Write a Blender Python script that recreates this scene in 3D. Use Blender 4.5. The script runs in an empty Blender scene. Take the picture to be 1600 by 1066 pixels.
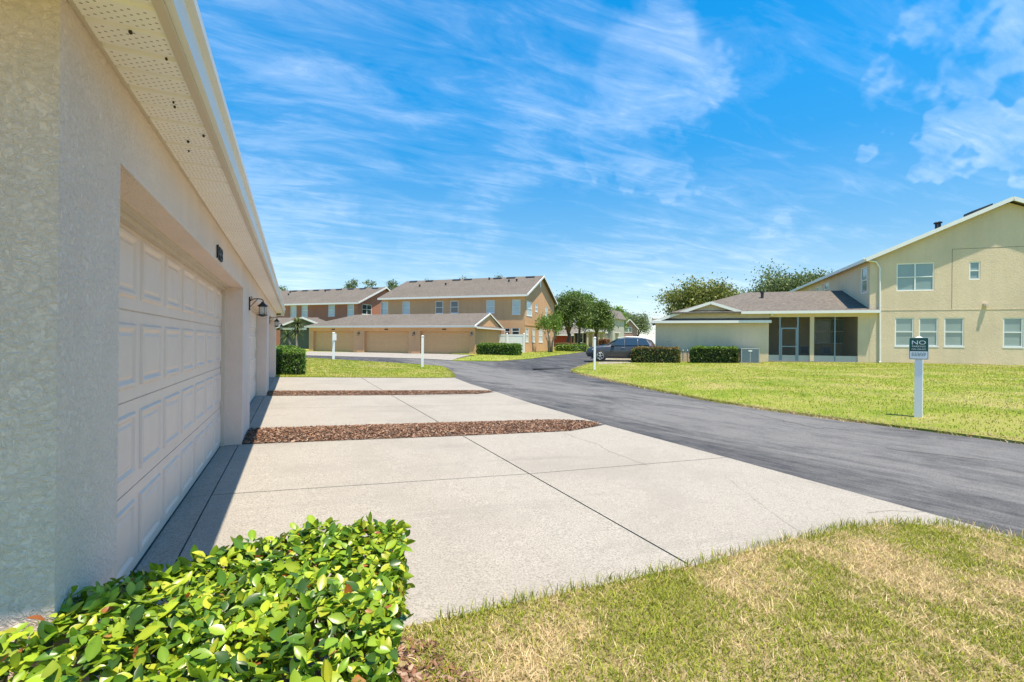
import bpy, bmesh, math, random
import numpy as np
from mathutils import Vector, Matrix
random.seed(7); rng = np.random.default_rng(11)
SC = bpy.context.scene; COL = SC.collection
# ------------------------------------------------------------------ camera
FPX = 750.0; RHO = .0095; HC = 1.44
TH = math.atan(340 / FPX)
RV = (math.cos(TH), -math.sin(TH)); FV = (math.sin(TH), math.cos(TH))
cam = bpy.data.cameras.new('camera'); cam_o = bpy.data.objects.new('camera', cam); COL.objects.link(cam_o)
cam.sensor_width = 36; cam.lens = 36 * FPX / 1600; cam.clip_start = .05; cam.clip_end = 3000
cam.shift_y = 1.7 / 1600
cam_o.matrix_world = Matrix.Translation((0, 0, HC)) @ Matrix.Rotation(-TH, 4, 'Z') @ Matrix.Rotation(math.pi / 2, 4, 'X') @ Matrix.Rotation(RHO, 4, 'Z')
SC.camera = cam_o
# ------------------------------------------------------------------ light
SUN = Vector((.065, -.28, 1)).normalized()
SC.view_settings.view_transform = 'Standard'; SC.view_settings.look = 'None'
SC.view_settings.exposure = 1.32; SC.view_settings.gamma = 1
sl = bpy.data.lights.new('sun', 'SUN'); sl.energy = 3.5; sl.angle = math.radians(.53); sl.color = (1, .90, .75)
so = bpy.data.objects.new('sun', sl); COL.objects.link(so); so.rotation_euler = SUN.to_track_quat('Z', 'Y').to_euler()

def ray(x, y):
    dx = x - 800; dy = y - 533
    a = (dx + RHO * dy) / FPX; b = -(dy - RHO * dx - 1.7) / FPX
    return Vector((RV[0] * a + FV[0], RV[1] * a + FV[1], b))

class NT:
    """tiny node-tree helper"""
    def __init__(s, tree): s.t = tree; s.n = tree.nodes; s.l = tree.links
    def add(s, typ, ins=None, **kw):
        n = s.n.new(typ)
        for k, v in kw.items(): setattr(n, k, v)
        for k, v in (ins or {}).items(): s.set(n, k, v)
        return n
    def set(s, n, k, v):
        sock = n.inputs[k]
        if isinstance(v, bpy.types.NodeSocket): s.l.new(v, sock)
        else: sock.default_value = v
    def math(s, op, a, b=0.0, c=None):
        n = s.n.new('ShaderNodeMath'); n.operation = op; s.set(n, 0, a); s.set(n, 1, b)
        if c is not None: s.set(n, 2, c)
        return n.outputs[0]
    def ramp(s, fac, stops):
        n = s.n.new('ShaderNodeValToRGB'); e = n.color_ramp.elements
        while len(e) < len(stops): e.new(.5)
        for i, (p, c) in enumerate(stops):
            e[i].position = p; e[i].color = (c, c, c, 1) if isinstance(c, (int, float)) else (*c, 1)
        s.set(n, 0, fac); return n.outputs[0]
    def mix(s, fac, a, b, mode='MIX'):
        n = s.n.new('ShaderNodeMix'); n.data_type = 'RGBA'; n.blend_type = mode
        s.set(n, 0, fac)
        for i, v in ((6, a), (7, b)):
            if isinstance(v, (tuple, list)): v = (*v[:3], 1)
            s.set(n, i, v)
        return n.outputs[2]
    def noise(s, vec, scale, detail=3, rough=.5, dist=0):
        n = s.n.new('ShaderNodeTexNoise'); s.set(n, 'Scale', scale); s.set(n, 'Detail', detail); s.set(n, 'Roughness', rough); s.set(n, 'Distortion', dist)
        if vec is not None: s.set(n, 'Vector', vec)
        return n.outputs[0]
    def mapping(s, vec, scale=(1, 1, 1), rot=(0, 0, 0), loc=(0, 0, 0)):
        n = s.n.new('ShaderNodeMapping'); s.set(n, 'Vector', vec); n.inputs['Scale'].default_value = scale; n.inputs['Rotation'].default_value = rot; n.inputs['Location'].default_value = loc
        return n.outputs[0]

# world: Nishita sky with thin cirrus
W = bpy.data.worlds.new('World'); SC.world = W; W.use_nodes = True
N = NT(W.node_tree); N.n.clear()
sky = N.add('ShaderNodeTexSky', sky_type='NISHITA', sun_disc=False)
sky.sun_elevation = math.asin(SUN.z); sky.sun_rotation = math.atan2(SUN.x, SUN.y)
sky.air_density = 1.0; sky.dust_density = .35; sky.ozone_density = 2.2; sky.altitude = 0
hs = N.add('ShaderNodeHueSaturation', {'Color': sky.outputs[0], 'Saturation': 1.47, 'Value': .93, 'Hue': .490})
tc = N.add('ShaderNodeTexCoord').outputs['Generated']
sep = N.add('ShaderNodeSeparateXYZ', {0: tc})
dz = N.math('ADD', N.math('MAXIMUM', sep.outputs[2], 0.0), .10)
pv = N.add('ShaderNodeCombineXYZ', {0: N.math('DIVIDE', sep.outputs[0], dz), 1: N.math('DIVIDE', sep.outputs[1], dz), 2: 0.0}).outputs[0]
pm = N.mapping(pv, scale=(1.0, 3.0, 1), rot=(0, 0, math.radians(38)))
wisp = N.noise(pm, 2.1, 8, .62, .9)
fine = N.noise(N.mapping(pv, scale=(1.2, 7, 1), rot=(0, 0, math.radians(30))), 4.5, 7, .66, .5)
wf = N.math('ADD', N.math('MULTIPLY', wisp, .82), N.math('MULTIPLY', fine, .18))
broad = N.noise(pv, .55, 4, .55, .5)
mask = N.math('MULTIPLY', N.ramp(broad, [(.45, 0.0), (.75, 1.0)]), .30)
wn = N.add('ShaderNodeTexNoise', {'Vector': tc, 'Scale': 3.2, 'Detail': 5.0, 'Roughness': .6}).outputs['Color']
wo = N.add('ShaderNodeVectorMath', {0: wn, 1: (.5, .5, .5)}, operation='SUBTRACT').outputs[0]
tcw = N.add('ShaderNodeVectorMath', {0: wo, 1: (.07, .07, .07), 2: tc}, operation='MULTIPLY_ADD').outputs[0]
def bump(px, py, half_deg, amp, width=None):
    global mask
    d = ray(px, py).normalized()
    v = N.add('ShaderNodeVectorMath', {0: tcw, 1: tuple(d)}, operation='DOT_PRODUCT').outputs['Value']
    n = N.add('ShaderNodeMapRange', {'Value': v, 'From Min': math.cos(math.radians(half_deg * 1.15)), 'From Max': 1.0, 'To Min': 0.0, 'To Max': amp}, interpolation_type='SMOOTHERSTEP')
    mask = N.math('SMOOTH_MAX', mask, n.outputs[0], .25)
for a in [(470, 200, 20, .60), (640, 150, 16, .52), (860, 130, 14, .58), (1010, 100, 10, .82), (1080, 95, 7, .82), (420, 330, 12, .75), (500, 330, 7, .8),
          (1440, 8, 6, .9), (1520, 0, 5, .9), (1375, 25, 4, .8), (1050, 218, 5, .75), (980, 222, 4, .7), *[(1190 + 52 * k, 343 - 11 * k, 3.2, .72) for k in range(9)],
          (1000, 440, 12, .55), (1180, 420, 12, .6), (690, 350, 7, .6), (740, 300, 9, .5)]: bump(*a)
soft = N.noise(pv, 1.6, 5, .6, .6)
kk = N.math('ADD', N.math('ADD', N.math('MULTIPLY', wf, .66), N.math('MULTIPLY', soft, .34)), N.math('MULTIPLY', mask, .27))
cl = N.math('MULTIPLY', N.ramp(kk, [(.545, 0.0), (.64, .06), (.76, .22), (.92, .60)]), .9)
lowz = N.ramp(sep.outputs[2], [(0.0, .48), (.08, .26), (.20, .08), (.36, 0.0)])
cl = N.math('MINIMUM', N.math('ADD', cl, N.math('MULTIPLY', lowz, .85)), .92)
elev = N.ramp(sep.outputs[2], [(0.0, .52), (.16, .58), (.45, .92), (.8, 1.0)])
skyd = N.mix(1.0, hs.outputs[0], elev, 'MULTIPLY')
skyc = N.mix(cl, skyd, (4.4, 4.75, 5.3))
bg = N.add('ShaderNodeBackground', {'Color': skyc, 'Strength': .115})
N.l.new(bg.outputs[0], N.add('ShaderNodeOutputWorld').inputs[0])

# ------------------------------------------------------------------ ground shape
def sst(t): t = min(1., max(0., t)); return t * t * (3 - 2 * t)
def G(X, Y):
    if X < -.64: v = 0.
    elif X < 5.6: v = -.03 * (X + .64)
    elif X < 10: v = -.187
    else: v = -.187 + .16 * sst((X - 10) / 3.5) + .45 * sst((X - 12) / 20)
    s = sst((Y - 17) / 20.)
    return v * (1 - s) + (.28 + .0065 * min(80, max(0, Y - 37))) * s
def gnd(x, y):
    r = ray(x, y); t = .5
    while t < 500 and HC + t * r.z > G(t * r.x, t * r.y): t *= 1.01
    lo, hi = t / 1.01, t
    for _ in range(30):
        m = (lo + hi) / 2
        if HC + m * r.z < G(m * r.x, m * r.y): hi = m
        else: lo = m
    return (hi * r.x, hi * r.y)

# ------------------------------------------------------------------ materials
MATS = {}
def newmat(name):
    m = bpy.data.materials.new(name); m.use_nodes = True; t = NT(m.node_tree); t.n.clear()
    b = t.add('ShaderNodeBsdfPrincipled'); o = t.add('ShaderNodeOutputMaterial'); t.l.new(b.outputs[0], o.inputs[0])
    MATS[name] = m; return m, t, b, o
def bumpn(t, b, h, strength, dist):
    n = t.add('ShaderNodeBump', {'Height': h, 'Strength': strength, 'Distance': dist}); t.l.new(n.outputs[0], b.inputs['Normal'])
def pos(t): return t.add('ShaderNodeNewGeometry').outputs['Position']
def objc(t): return t.add('ShaderNodeTexCoord').outputs['Object']
def plain(name, c, rough=.6, metal=0., var=.12, scale=3., spec=.5, coat=0., bump=0.):
    m, t, b, o = newmat(name); p = pos(t)
    n = t.noise(p, scale, 5, .6)
    t.set(b, 'Base Color', t.mix(n, tuple(x * (1 - var) for x in c), tuple(min(1, x * (1 + var)) for x in c)))
    b.inputs['Metallic'].default_value = metal; b.inputs['Specular IOR Level'].default_value = spec; b.inputs['Coat Weight'].default_value = coat
    t.set(b, 'Roughness', t.ramp(t.noise(p, scale * 2.3, 4), [(.3, max(0, rough - .08)), (.7, min(1, rough + .08))]))
    if bump: bumpn(t, b, t.noise(p, 90, 3), bump, .004)
    return m
def stucco(name, c, tex=35., strength=.6, dist=.006, dirt=.12):
    m, t, b, o = newmat(name); p = pos(t)
    big = t.noise(p, .55, 5, .6); streak = t.noise(t.mapping(p, scale=(1, 1, .12)), 2.2, 4, .6)
    k = t.math('ADD', t.math('MULTIPLY', big, .6), t.math('MULTIPLY', streak, .4))
    col = t.mix(t.ramp(k, [(.35, 0.), (.65, 1.)]), tuple(x * (1 - dirt) for x in c), tuple(x * (1 + dirt * .5) for x in c))
    h1 = t.math('MULTIPLY', t.noise(p, tex, 5, .6, 1.2), t.ramp(t.noise(p, tex * .2, 3), [(.3, .85), (.7, 1.05)])); h2 = t.noise(p, tex * .33, 3, .5, .8)
    h = t.math('ADD', t.math('MULTIPLY', t.ramp(h1, [(.38, 0.), (.62, 1.)]), .6), t.math('MULTIPLY', h2, .7))
    t.set(b, 'Base Color', col); b.inputs['Roughness'].default_value = .88; b.inputs['Specular IOR Level'].default_value = .25
    bumpn(t, b, h, strength, dist); return m
stucco('stucco_near', (.80, .64, .54), 48, .8, .0085, .12)
stucco('stucco_tan', (.64, .37, .195), 20, .5, .01)
stucco('stucco_tan2', (.42, .285, .185), 20, .5, .01)
stucco('stucco_red', (.42, .18, .115), 20, .5, .01)
stucco('stucco_yellow', (.68, .55, .385), 16, .7, .012, .10)
stucco('stucco_green', (.09, .11, .085), 20, .5, .01)
stucco('stucco_pink', (.42, .26, .24), 20, .4, .01)
stucco('stucco_brickred', (.36, .06, .035), 20, .4, .01)
stucco('stucco_cream', (.55, .46, .33), 20, .4, .01)
stucco('stucco_gray', (.42, .41, .36), 20, .4, .01)
plain('trim_white', (.74, .73, .70), .45, var=.06)
plain('vinyl_white', (.82, .82, .82), .35, var=.03)
plain('frame_white', (.78, .78, .76), .4, var=.04)
plain('door_taupe', (.73, .575, .475), .5, var=.07, bump=.05)
plain('door_tan', (.60, .35, .165), .55, var=.08)
plain('trim_beige', (.58, .49, .39), .5, var=.08)
plain('iron_black', (.035, .034, .034), .5, .6, var=.3)
plain('digit_black', (.02, .02, .02), .4, .3)
plain('alum_blue', (.20, .27, .34), .4, .5)
plain('metal_gray', (.42, .44, .44), .45, .5, var=.15)
plain('unit_gray', (.23, .27, .28), .5, .2)
plain('rubber', (.025, .025, .026), .8)
plain('tree_bark', (.13, .10, .075), .9, var=.4, scale=9, bump=.6)
plain('pale_bark', (.30, .25, .20), .85, var=.35, scale=9, bump=.5)
plain('dark_plastic', (.03, .03, .035), .5)
plain('nest_mud', (.05, .035, .022), .95, var=.4, scale=60)
plain('crack_dirt', (.10, .085, .07), .95, var=.4, scale=30)
plain('joint_dirt', (.055, .048, .042), .95, var=.5, scale=14)
plain('blue_plastic', (.08, .13, .20), .5)
plain('paint_gray', (.045, .052, .064), .35, .1, var=.04, coat=.35)
plain('paint_dark', (.018, .019, .024), .3, .2, var=.04, coat=.4)
plain('tail_red', (.35, .02, .02), .25)
plain('rim_alloy', (.62, .62, .63), .3, .8)
plain('headlamp', (.62, .66, .70), .1, .2)
plain('flower_red', (.5, .05, .06), .6)
plain('sign_green', (.006, .085, .06), .4, var=.05)
plain('sign_white', (.80, .80, .80), .4, var=.03)
plain('soil', (.12, .085, .06), .95, var=.4, scale=20, bump=.6)
plain('drain_iron', (.06, .055, .05), .7, .3)

def soffit_mat():
    m, t, b, o = newmat('soffit_vinyl'); s = t.add('ShaderNodeSeparateXYZ', {0: objc(t)})
    fx = t.math('FRACT', t.math('ADD', t.math('DIVIDE', s.outputs[0], .030), t.math('MULTIPLY', t.math('FLOOR', t.math('DIVIDE', s.outputs[1], .021)), .5)))
    fy = t.math('FRACT', t.math('DIVIDE', s.outputs[1], .021))
    ax = t.math('LESS_THAN', t.math('ABSOLUTE', t.math('SUBTRACT', fx, .5)), .085)
    ay = t.math('LESS_THAN', t.math('ABSOLUTE', t.math('SUBTRACT', fy, .5)), .19)
    flat = t.math('MULTIPLY', t.math('GREATER_THAN', t.math('ABSOLUTE', t.math('SUBTRACT', s.outputs[0], .1525)), .03), t.math('LESS_THAN', t.math('ABSOLUTE', t.math('SUBTRACT', s.outputs[0], .1525)), .134))
    hole = t.math('MULTIPLY', t.math('MULTIPLY', ax, ay), flat)
    n = t.noise(pos(t), 2.5, 4)
    base = t.mix(n, (.84, .79, .73), (.90, .86, .81))
    t.set(b, 'Base Color', t.mix(hole, base, (.17, .13, .09))); b.inputs['Roughness'].default_value = .5
soffit_mat()
def shingle(name, a, c2):
    m, t, b, o = newmat(name); s = t.add('ShaderNodeSeparateXYZ', {0: objc(t)})
    v = t.add('ShaderNodeCombineXYZ', {0: t.math('ADD', s.outputs[0], t.math('MULTIPLY', s.outputs[1], .35)), 1: t.math('MULTIPLY', s.outputs[2], 2.9), 2: 0.}).outputs[0]
    br = t.add('ShaderNodeTexBrick', {'Vector': v, 'Color1': (*a, 1), 'Color2': (*c2, 1), 'Mortar': (*[x * .62 for x in a], 1), 'Scale': 1., 'Mortar Size': .006, 'Brick Width': .28, 'Row Height': .145})
    n = t.ramp(t.noise(t.mapping(pos(t), scale=(1, 1, 2.2)), 5.5, 6, .85), [(.36, 0.), (.64, 1.)]); nb = t.noise(pos(t), .5, 4, .6)
    c = t.mix(.68, br.outputs[0], t.mix(n, (a[0] * .55, a[1] * .55, a[2] * .55), (c2[0] * 1.6, c2[1] * 1.55, c2[2] * 1.45)))
    c = t.mix(t.ramp(nb, [(.3, 0.), (.7, .35)]), c, tuple(x * .8 for x in a))
    t.set(b, 'Base Color', c); b.inputs['Roughness'].default_value = .92; b.inputs['Specular IOR Level'].default_value = .2
    bumpn(t, b, br.outputs['Fac'], -.5, .01)
shingle('shingle_brown', (.105, .092, .08), (.157, .138, .119))
shingle('shingle_gray', (.13, .115, .105), (.185, .165, .15))

def concrete():
    m, t, b, o = newmat('concrete'); p = pos(t)
    sp = t.noise(p, 75, 4, .75); mid = t.noise(p, 9, 5, .65); big = t.noise(p, .7, 5, .6, .6)
    c = t.mix(t.ramp(sp, [(.36, 0.), (.55, 1.)]), (.165, .148, .122), (.372, .338, .286))
    c = t.mix(t.ramp(mid, [(.35, .22), (.65, 0.)]), c, (.21, .188, .158))
    c = t.mix(t.ramp(big, [(.34, .42), (.56, 0.)]), c, (.225, .202, .170))
    st = t.noise(t.mapping(p, scale=(.25, 1.6, 1)), 1.3, 4, .6, .8)
    c = t.mix(t.ramp(st, [(.56, 0.), (.74, .38)]), c, (.175, .16, .14))
    vs = t.add('ShaderNodeTexVoronoi', {'Vector': p, 'Scale': 2.3, 'Randomness': 1.}).outputs['Distance']
    c = t.mix(t.ramp(vs, [(.012, .6), (.03, 0.)]), c, (.16, .14, .12))
    t.set(b, 'Base Color', c); b.inputs['Roughness'].default_value = .85; b.inputs['Specular IOR Level'].default_value = .3
    bumpn(t, b, t.math('ADD', sp, t.math('MULTIPLY', mid, .6)), .35, .004)
concrete()
def asphalt():
    m, t, b, o = newmat('asphalt'); p = pos(t)
    sp = t.noise(p, 60, 4, .8); gr = t.add('ShaderNodeTexVoronoi', {'Vector': p, 'Scale': 55., 'Randomness': 1.}).outputs['Distance']
    rp = t.mapping(p, rot=(0, 0, math.radians(-8)))
    wear = t.noise(t.mapping(rp, scale=(1.0, .22, 1)), 1.1, 8, .68, 1.1)
    streak = t.noise(t.mapping(rp, scale=(2.6, .30, 1)), 2.4, 6, .7, .6)
    blot = t.noise(p, 2.8, 6, .7, .6)
    s = t.add('ShaderNodeSeparateXYZ', {0: p})
    mid = t.ramp(t.math('DIVIDE', t.math('ABSOLUTE', t.math('SUBTRACT', s.outputs[0], 8.6)), 3.2), [(.30, .13), (.95, 0.)])
    k = t.math('ADD', t.math('ADD', t.math('MULTIPLY', wear, .52), t.math('MULTIPLY', streak, .28)), t.math('ADD', t.math('MULTIPLY', blot, .20), mid))
    c = t.mix(t.ramp(k, [(.46, 0.), (.55, .40), (.64, .85), (.72, 1.)]), (.042, .043, .047), (.185, .178, .169))
    c = t.mix(t.ramp(sp, [(.34, .75), (.52, 0.)]), c, (.028, .028, .03))
    c = t.mix(t.ramp(sp, [(.60, 0.), (.76, .55)]), c, (.33, .32, .30))
    t.set(b, 'Base Color', c); b.inputs['Roughness'].default_value = .88; b.inputs['Specular IOR Level'].default_value = .25
    bumpn(t, b, t.math('ADD', sp, t.math('MULTIPLY', gr, .8)), .8, .008)
asphalt()
def lawn_mat(name, dry):
    m, t, b, o = newmat(name); p = pos(t)
    n1 = t.noise(p, .55, 5, .6, .4); n2 = t.noise(p, 3.2, 5, .7); n3 = t.noise(p, 60, 3, .7)
    k = t.math('ADD', t.math('ADD', t.math('MULTIPLY', n1, .5), t.math('MULTIPLY', n2, .3)), t.math('MULTIPLY', n3, .2))
    c = t.ramp(k, [(.36, (.13, .20, .02)), (.47, (.22, .27, .035)), (.56, (.32, .31, .08)), (.66, (.42, .34, .15))] if not dry else
               [(.34, (.16, .17, .035)), (.44, (.30, .25, .10)), (.54, (.42, .32, .18)), (.66, (.50, .39, .25))])
    t.set(b, 'Base Color', c); b.inputs['Roughness'].default_value = .95; b.inputs['Specular IOR Level'].default_value = .1
    bumpn(t, b, t.math('ADD', n3, n2), 1., .03)
lawn_mat('lawn_far', False); lawn_mat('lawn_near', True)
def leafmat(name, trans=.35, gloss=.45, spec=.4):
    m, t, b, o = newmat(name)
    a = t.add('ShaderNodeAttribute', attribute_name='col').outputs['Color']
    t.set(b, 'Base Color', a); b.inputs['Roughness'].default_value = gloss; b.inputs['Specular IOR Level'].default_value = spec
    tr = t.add('ShaderNodeBsdfTranslucent', {'Color': a})
    mx = t.add('ShaderNodeMixShader', {0: trans}); t.l.new(b.outputs[0], mx.inputs[1]); t.l.new(tr.outputs[0], mx.inputs[2]); t.l.new(mx.outputs[0], o.inputs[0])
leafmat('leaf', .3, .5, .3); leafmat('leaf_gloss', .35, .32, .5); leafmat('grass_blade', .3, .7, .15); leafmat('mulch_chip', 0., .9, .1)
def glassy(name, c, rough=.08):
    m, t, b, o = newmat(name); p = pos(t)
    s = t.add('ShaderNodeSeparateXYZ', {0: p})
    slat = t.math('FRACT', t.math('DIVIDE', s.outputs[2], .06))
    cc = t.mix(t.ramp(slat, [(.15, .45), (.3, 0.)]), c, tuple(x * .7 for x in c))
    cc = t.mix(t.ramp(t.noise(p, .9, 2), [(.4, 0.), (.65, .35)]), cc, tuple(x * .55 for x in c))
    t.set(b, 'Base Color', cc); b.inputs['Roughness'].default_value = rough; b.inputs['Specular IOR Level'].default_value = .9; b.inputs['Coat Weight'].default_value = .6; b.inputs['Coat Roughness'].default_value = .03
glassy('pane_teal', (.24, .33, .32)); glassy('pane_dark', (.045, .055, .06)); glassy('pane_pale', (.42, .52, .54))
plain('car_glass', (.02, .03, .035), .06, spec=1., coat=1., var=.02)
def screen():
    m, t, b, o = newmat('insect_screen'); b.inputs['Roughness'].default_value = .8; t.set(b, 'Base Color', (.035, .037, .036, 1))
    tr = t.add('ShaderNodeBsdfTransparent'); mx = t.add('ShaderNodeMixShader', {0: .28})
    t.l.new(tr.outputs[0], mx.inputs[1]); t.l.new(b.outputs[0], mx.inputs[2]); t.l.new(mx.outputs[0], o.inputs[0])
screen()
def lampglass():
    m, t, b, o = newmat('lamp_glass'); b.inputs['Roughness'].default_value = .15; t.set(b, 'Base Color', (.75, .74, .68, 1))
    tr = t.add('ShaderNodeBsdfTransparent'); mx = t.add('ShaderNodeMixShader', {0: .45})
    t.l.new(tr.outputs[0], mx.inputs[1]); t.l.new(b.outputs[0], mx.inputs[2]); t.l.new(mx.outputs[0], o.inputs[0])
lampglass()

# ------------------------------------------------------------------ object helpers
def tag(o, label=None, cat=None, group=None, kind=None):
    for k, v in (('label', label), ('category', cat), ('group', group), ('kind', kind)):
        if v: o[k] = v
    return o
def link(name, me, mat, parent=None, **kw):
    if mat and not me.materials: me.materials.append(MATS[mat])
    o = bpy.data.objects.new(name, me); COL.objects.link(o)
    if parent: o.parent = parent
    return tag(o, **kw)
def empty(name, loc=(0, 0, 0), rz=0., **kw):
    o = bpy.data.objects.new(name, None); COL.objects.link(o); o.location = loc; o.rotation_euler = (0, 0, rz); o.empty_display_size = .2
    return tag(o, **kw)
class MB:
    def __init__(s): s.v = []; s.f = []
    def add(s, vs, fs):
        b = len(s.v); s.v += [tuple(p) for p in vs]; s.f += [tuple(b + i for i in f) for f in fs]; return s
    def box(s, x0, x1, y0, y1, z0, z1):
        return s.add([(x0, y0, z0), (x1, y0, z0), (x1, y1, z0), (x0, y1, z0), (x0, y0, z1), (x1, y0, z1), (x1, y1, z1), (x0, y1, z1)],
                     [(0, 3, 2, 1), (4, 5, 6, 7), (0, 1, 5, 4), (1, 2, 6, 5), (2, 3, 7, 6), (3, 0, 4, 7)])
    def quad(s, *p): return s.add(p, [tuple(range(len(p)))])
    def prism(s, poly, off):
        n = len(poly); q = [tuple(a + b for a, b in zip(p, off)) for p in poly]
        return s.add(list(poly) + q, [tuple(range(n)), tuple(range(2 * n - 1, n - 1, -1))] + [(i, (i + 1) % n + 0, (i + 1) % n + n, i + n) for i in range(n)])
    def beam(s, p, q, w, h):
        p = Vector(p); q = Vector(q); d = (q - p).normalized(); up = Vector((0, 0, 1))
        if abs(d.z) > .98: up = Vector((0, 1, 0))
        r = d.cross(up).normalized() * w / 2; u = r.cross(d).normalized() * h / 2
        return s.add([p - r - u, p + r - u, p + r + u, p - r + u, q - r - u, q + r - u, q + r + u, q - r + u],
                     [(0, 1, 2, 3), (7, 6, 5, 4), (0, 4, 5, 1), (1, 5, 6, 2), (2, 6, 7, 3), (3, 7, 4, 0)])
    def tube(s, pts, rad, seg=8):
        pts = [Vector(p) for p in pts]; rings = []
        for i, p in enumerate(pts):
            d = (pts[min(i + 1, len(pts) - 1)] - pts[max(i - 1, 0)]).normalized()
            a = d.orthogonal().normalized() if i == 0 else (a - d * a.dot(d)).normalized()
            b = d.cross(a); r = rad[i] if isinstance(rad, (list, tuple)) else rad
            rings.append([p + (a * math.cos(k * 2 * math.pi / seg) + b * math.sin(k * 2 * math.pi / seg)) * r for k in range(seg)])
        vs = [v for r in rings for v in r]; n = len(rings)
        fs = [(i * seg + k, i * seg + (k + 1) % seg, (i + 1) * seg + (k + 1) % seg, (i + 1) * seg + k) for i in range(n - 1) for k in range(seg)]
        return s.add(vs, fs + [tuple(range(seg))[::-1], tuple((n - 1) * seg + k for k in range(seg))])
    def lathe(s, prof, c=(0, 0, 0), seg=14, axis='z'):
        vs = []
        for r, h in prof:
            for k in range(seg):
                a = k * 2 * math.pi / seg; x, y = r * math.cos(a), r * math.sin(a)
                vs.append((c[0] + x, c[1] + y, c[2] + h) if axis == 'z' else (c[0] + x, c[1] + h, c[2] + y))
        n = len(prof)
        return s.add(vs, [(i * seg + k, i * seg + (k + 1) % seg, (i + 1) * seg + (k + 1) % seg, (i + 1) * seg + k) for i in range(n - 1) for k in range(seg)] + [tuple(range(seg))[::-1], tuple((n - 1) * seg + k for k in range(seg))])
    def mesh(s, name, smooth=False, fix=True):
        me = bpy.data.meshes.new(name); me.from_pydata(s.v, [], s.f)
        if fix:
            bm = bmesh.new(); bm.from_mesh(me); bmesh.ops.recalc_face_normals(bm, faces=bm.faces); bm.to_mesh(me); bm.free()
        if smooth: me.polygons.foreach_set('use_smooth', [True] * len(me.polygons))
        return me
    def build(s, name, mat, parent=None, smooth=False, **kw): return link(name, s.mesh(name, smooth), mat, parent, **kw)

def cards(V, F, C, name, mat, parent=None, **kw):
    """numpy mesh: V (n,3), F (m,k) index array, C (n,3) colours -> object with a point colour attribute"""
    me = bpy.data.meshes.new(name); n = len(V); m, k = F.shape
    me.vertices.add(n); me.vertices.foreach_set('co', V.astype(np.float32).ravel())
    me.loops.add(m * k); me.loops.foreach_set('vertex_index', F.astype(np.int32).ravel())
    me.polygons.add(m); me.polygons.foreach_set('loop_start', np.arange(m, dtype=np.int32) * k); me.polygons.foreach_set('loop_total', np.full(m, k, np.int32))
    me.update(calc_edges=True)
    at = me.attributes.new('col', 'FLOAT_COLOR', 'POINT'); at.data.foreach_set('color', np.c_[C, np.ones(n)].astype(np.float32).ravel())
    return link(name, me, mat, parent, **kw)

def sheet(name, poly, mat, dz, step=1.0, thick=0., parent=None, gfun=None, **kw):
    """polygon in plan draped on the terrain"""
    gfun = gfun or G
    bm = bmesh.new(); f = bm.faces.new([bm.verts.new((x, y, 0)) for x, y in poly])
    xs = [p[0] for p in poly]; ys = [p[1] for p in poly]
    for ax, lo, hi in ((0, min(xs), max(xs)), (1, min(ys), max(ys))):
        v = math.floor(lo / step) * step + step
        while v < hi:
            co = [0, 0, 0]; no = [0, 0, 0]; co[ax] = v + .0007; no[ax] = 1
            bmesh.ops.bisect_plane(bm, geom=bm.verts[:] + bm.edges[:] + bm.faces[:], plane_co=co, plane_no=no); v += step
    bmesh.ops.triangulate(bm, faces=[f for f in bm.faces if len(f.verts) > 4])
    for v in bm.verts: v.co.z = gfun(v.co.x, v.co.y) + dz
    bmesh.ops.recalc_face_normals(bm, faces=bm.faces)
    if sum(f.normal.z for f in bm.faces) < 0: bmesh.ops.reverse_faces(bm, faces=bm.faces)
    if thick:
        r = bmesh.ops.extrude_face_region(bm, geom=bm.faces[:])
        # the extruded copy becomes the top; push the originals down
        new = {v for v in r['geom'] if isinstance(v, bmesh.types.BMVert)}
        for v in bm.verts:
            if v not in new: v.co.z -= thick
        bmesh.ops.recalc_face_normals(bm, faces=bm.faces)
    me = bpy.data.meshes.new(name); bm.to_mesh(me); bm.free()
    return link(name, me, mat, parent, **kw)
def inside(P, poly):
    x, y = P[:, 0], P[:, 1]; r = np.zeros(len(P), bool); n = len(poly)
    for i in range(n):
        x1, y1 = poly[i]; x2, y2 = poly[(i + 1) % n]
        c = ((y1 > y) != (y2 > y)) & (x < (x2 - x1) * (y - y1) / (y2 - y1 + 1e-12) + x1); r ^= c
    return r

# ------------------------------------------------------------------ setting: ground, road, drives, lawns
def ground():
    xs = np.r_[np.linspace(-900, -40, 16), np.linspace(-36, 60, 66), np.linspace(70, 900, 16)]
    ys = np.r_[np.linspace(-300, -12, 8), np.linspace(-10, 90, 68), np.linspace(100, 1500, 16)]
    V = [(x, y, G(x, y) - .06) for y in ys for x in xs]; n = len(xs)
    me = bpy.data.meshes.new('ground'); me.from_pydata(V, [], [(j * n + i, j * n + i + 1, (j + 1) * n + i + 1, (j + 1) * n + i) for j in range(len(ys) - 1) for i in range(n - 1)])
    link('ground', me, 'lawn_far', kind='structure')
ground()
px = lambda L: [gnd(*p) for p in L]
left_far = px([(697, 577), (690, 573.5), (640, 569.8), (540, 564), (470, 560)])
far_edge = px([(470, 556), (560, 558.6), (655, 561.3), (706, 564), (780, 564.8), (830, 561), (860, 557), (900, 552), (918, 549)])
right_edge = px([(945, 564), (925, 568), (910, 573), (899, 577), (895, 580), (900, 583), (930, 590), (1000, 605), (1100, 625), (1200, 641), (1300, 655)])
road_poly = [(5.45, -12), (5.45, 8), (5.5, 10.5), (5.75, 14), (6.05, 18), (6.3, 20.3), (6.9, 22.5)] + left_far + [(-26, 47), (-26, 56)] + far_edge + [(47, 62), (50, 58), (31, 38)] + right_edge + [(11.0, 4.2), (11.0, -12)]
tag(sheet('road', road_poly, 'asphalt', .0, 1.0), kind='structure')
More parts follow.
